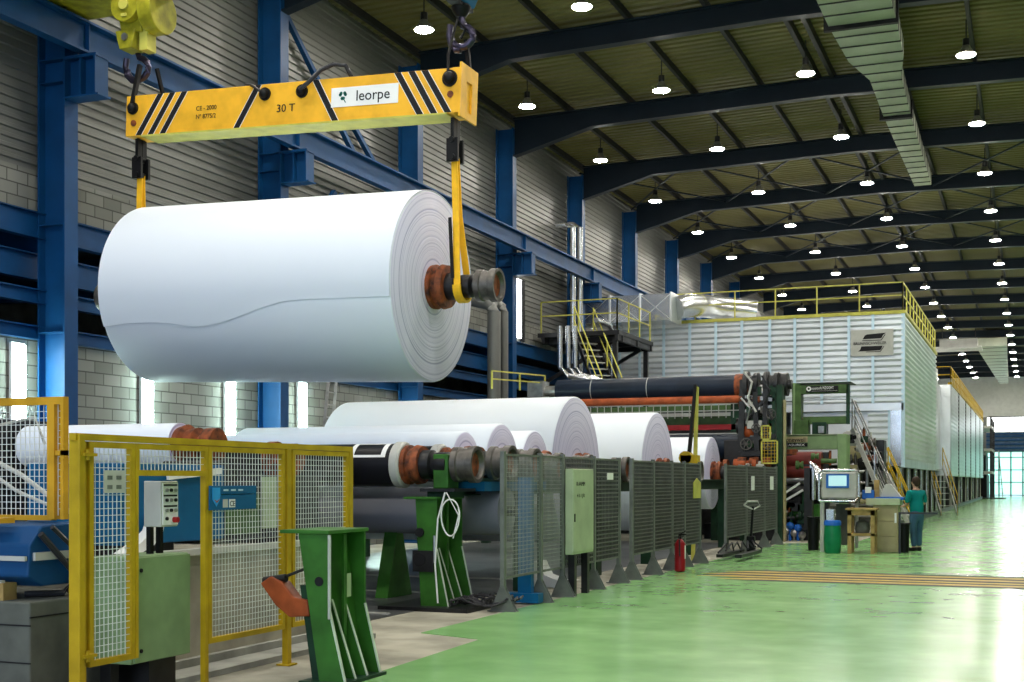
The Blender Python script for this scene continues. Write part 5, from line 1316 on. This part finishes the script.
# body faces roughly away and to the left (-x,+y): forward f, right-hand side r
fv = Vector((-.62, .78, 0)).normalized(); rv = Vector((fv.y, -fv.x, 0))
def Q(f, r, z): return Vector((wx, wy, 0))+fv*f+rv*r+Vector((0, 0, z))
pts = [Q(0, 0, .95), Q(0, 0, 1.12), Q(.02, 0, 1.3), Q(.02, 0, 1.42), Q(.03, 0, 1.52), Q(.05, 0, 1.60), Q(.05, 0, 1.70)]
ed = [(0, 1), (1, 2), (2, 3), (3, 4), (4, 5), (5, 6)]; rd = [(.09, .07), (.11, .085), (.14, .10), (.11, .08), .052, .085, .08]
for s in (-1, 1):
    i = len(pts); pts += [Q(.02, s*.18, 1.41), Q(.03, s*.235, 1.15), Q(.26, s*.19, 1.08), Q(.33, s*.175, 1.08)]
    ed += [(3, i), (i, i+1), (i+1, i+2), (i+2, i+3)]; rd += [.055, .042, .030, .028]
    for k, (dr, L, dz) in enumerate(((-.028, .072, -.02), (-.010, .085, -.028), (.010, .08, -.028), (.026, .065, -.02))):
        j = len(pts); pts += [Q(.36, s*.175+dr, 1.08), Q(.36+L*.5, s*.175+dr, 1.08+dz*.3), Q(.36+L, s*.175+dr, 1.08+dz)]
        ed += [(i+3, j), (j, j+1), (j+1, j+2)]; rd += [.010, .0085, .007]
    j = len(pts); pts += [Q(.345, s*.135, 1.07), Q(.385, s*.12, 1.055)]; ed += [(i+3, j), (j, j+1)]; rd += [.011, .009]
    i = len(pts); fo = .10 if s > 0 else -.05
    pts += [Q(0, s*.09, .88), Q(.02+fo*.5, s*.11, .48), Q(fo-.02, s*.12, .09), Q(fo+.14, s*.13, .04)]
    ed += [(0, i), (i, i+1), (i+1, i+2), (i+2, i+3)]; rd += [.06, .05, .04, .035]
skin('body', pts, ed, rd, M['skin'], t)
b = MB().ball(Q(.05, 0, 1.665), .108, 18, .82, .95, 1.12); b.build('head', M['skin'], t, True)
b = MB().ball(Q(.025, 0, 1.70), .117, 18, .9, .95, 1.0).ball(Q(-.01, 0, 1.645), .095, 14, .9, .8, .9); b.build('hair', M['hair'], t, True)
b = MB()
for s in (-1, 1): b.ball(Q(.05, s*.098, 1.655), .024, 8, .8, .8, 1.3)
b.ball(Q(.165, 0, 1.655), .018, 8).build('ears_and_nose', M['skin'], t, True)
b = MB()
for s in (-1, 1): b.ball(Q(.148, s*.034, 1.685), .011, 8)
b.build('eyes', M['ink'], t, True)
MB().ball(Q(.145, 0, 1.61), .02, 8, 1, 1, .35).build('mouth', M['orange'], t, True)
pts = [Q(0, 0, .80), Q(0, 0, 1.10), Q(.02, 0, 1.28), Q(.02, 0, 1.42), Q(.03, 0, 1.475)]; ed = [(0, 1), (1, 2), (2, 3), (3, 4)]; rd = [(.185, .135), (.175, .13), (.185, .14), (.14, .11), .07]
for s in (-1, 1):
    i = len(pts); pts += [Q(.02, s*.19, 1.41), Q(.03, s*.235, 1.25), Q(.05, s*.24, 1.15)]; ed += [(3, i), (i, i+1), (i+1, i+2)]; rd += [.085, .072, .068]
skin('shirt', pts, ed, rd, M['shirt'], t)
pts = [Q(0, 0, 1.02), Q(0, 0, .88)]; ed = [(0, 1)]; rd = [(.165, .12), (.16, .125)]
for s in (-1, 1):
    fo = .10 if s > 0 else -.05
    i = len(pts); pts += [Q(0, s*.095, .80), Q(.02+fo*.5, s*.11, .48), Q(fo-.02, s*.12, .10)]; ed += [(1, i), (i, i+1), (i+1, i+2)]; rd += [.108, .082, .072]
skin('jeans', pts, ed, rd, M['jeans'], t)
for s in (-1, 1):
    fo = .10 if s > 0 else -.05
    a = Q(fo-.07, s*.12, .05); c = Q(fo+.17, s*.13, .04)
    MB().bar(a, c, .095, .09).build('shoe', M['ink'], t, bevel=.025)
o = MB().box(Xat(899, 31.5), Xat(938, 31.5), 31.4, 31.46, .93, .97).box(Xat(899, 31.5), Xat(901, 31.5), 31.4, 31.46, 0, .93).build('side_bar', M['dark'])
tag(o, 'thin dark bar reaching right from the desk in front of the worker', 'bar')

# ================================================================== light, camera, view
W_ = bpy.data.worlds.new('World'); S.world = W_; W_.use_nodes = True
bg = W_.node_tree.nodes['Background']; bg.inputs['Color'].default_value = (.62, .78, 1, 1); bg.inputs['Strength'].default_value = 1.25
cam = bpy.data.cameras.new('Camera'); co = bpy.data.objects.new('Camera', cam); COL.objects.link(co)
co.location = (0, 0, HC); co.rotation_euler = (PI/2, 0, math.radians(22))
cam.sensor_width = 36; cam.lens = F/1024*36; cam.shift_y = 140/1024; cam.clip_end = 400; cam.clip_start = .05
S.camera = co
S.view_settings.view_transform = 'Standard'; S.view_settings.look = 'None'; S.view_settings.gamma = 1
S.view_settings.exposure = 1.22; S.view_settings.use_curve_mapping = False
S.cycles.max_bounces = 8; S.cycles.diffuse_bounces = 4; S.cycles.glossy_bounces = 4
try: S.cycles.use_light_tree = True; S.cycles.sample_clamp_indirect = 6
except Exception: pass
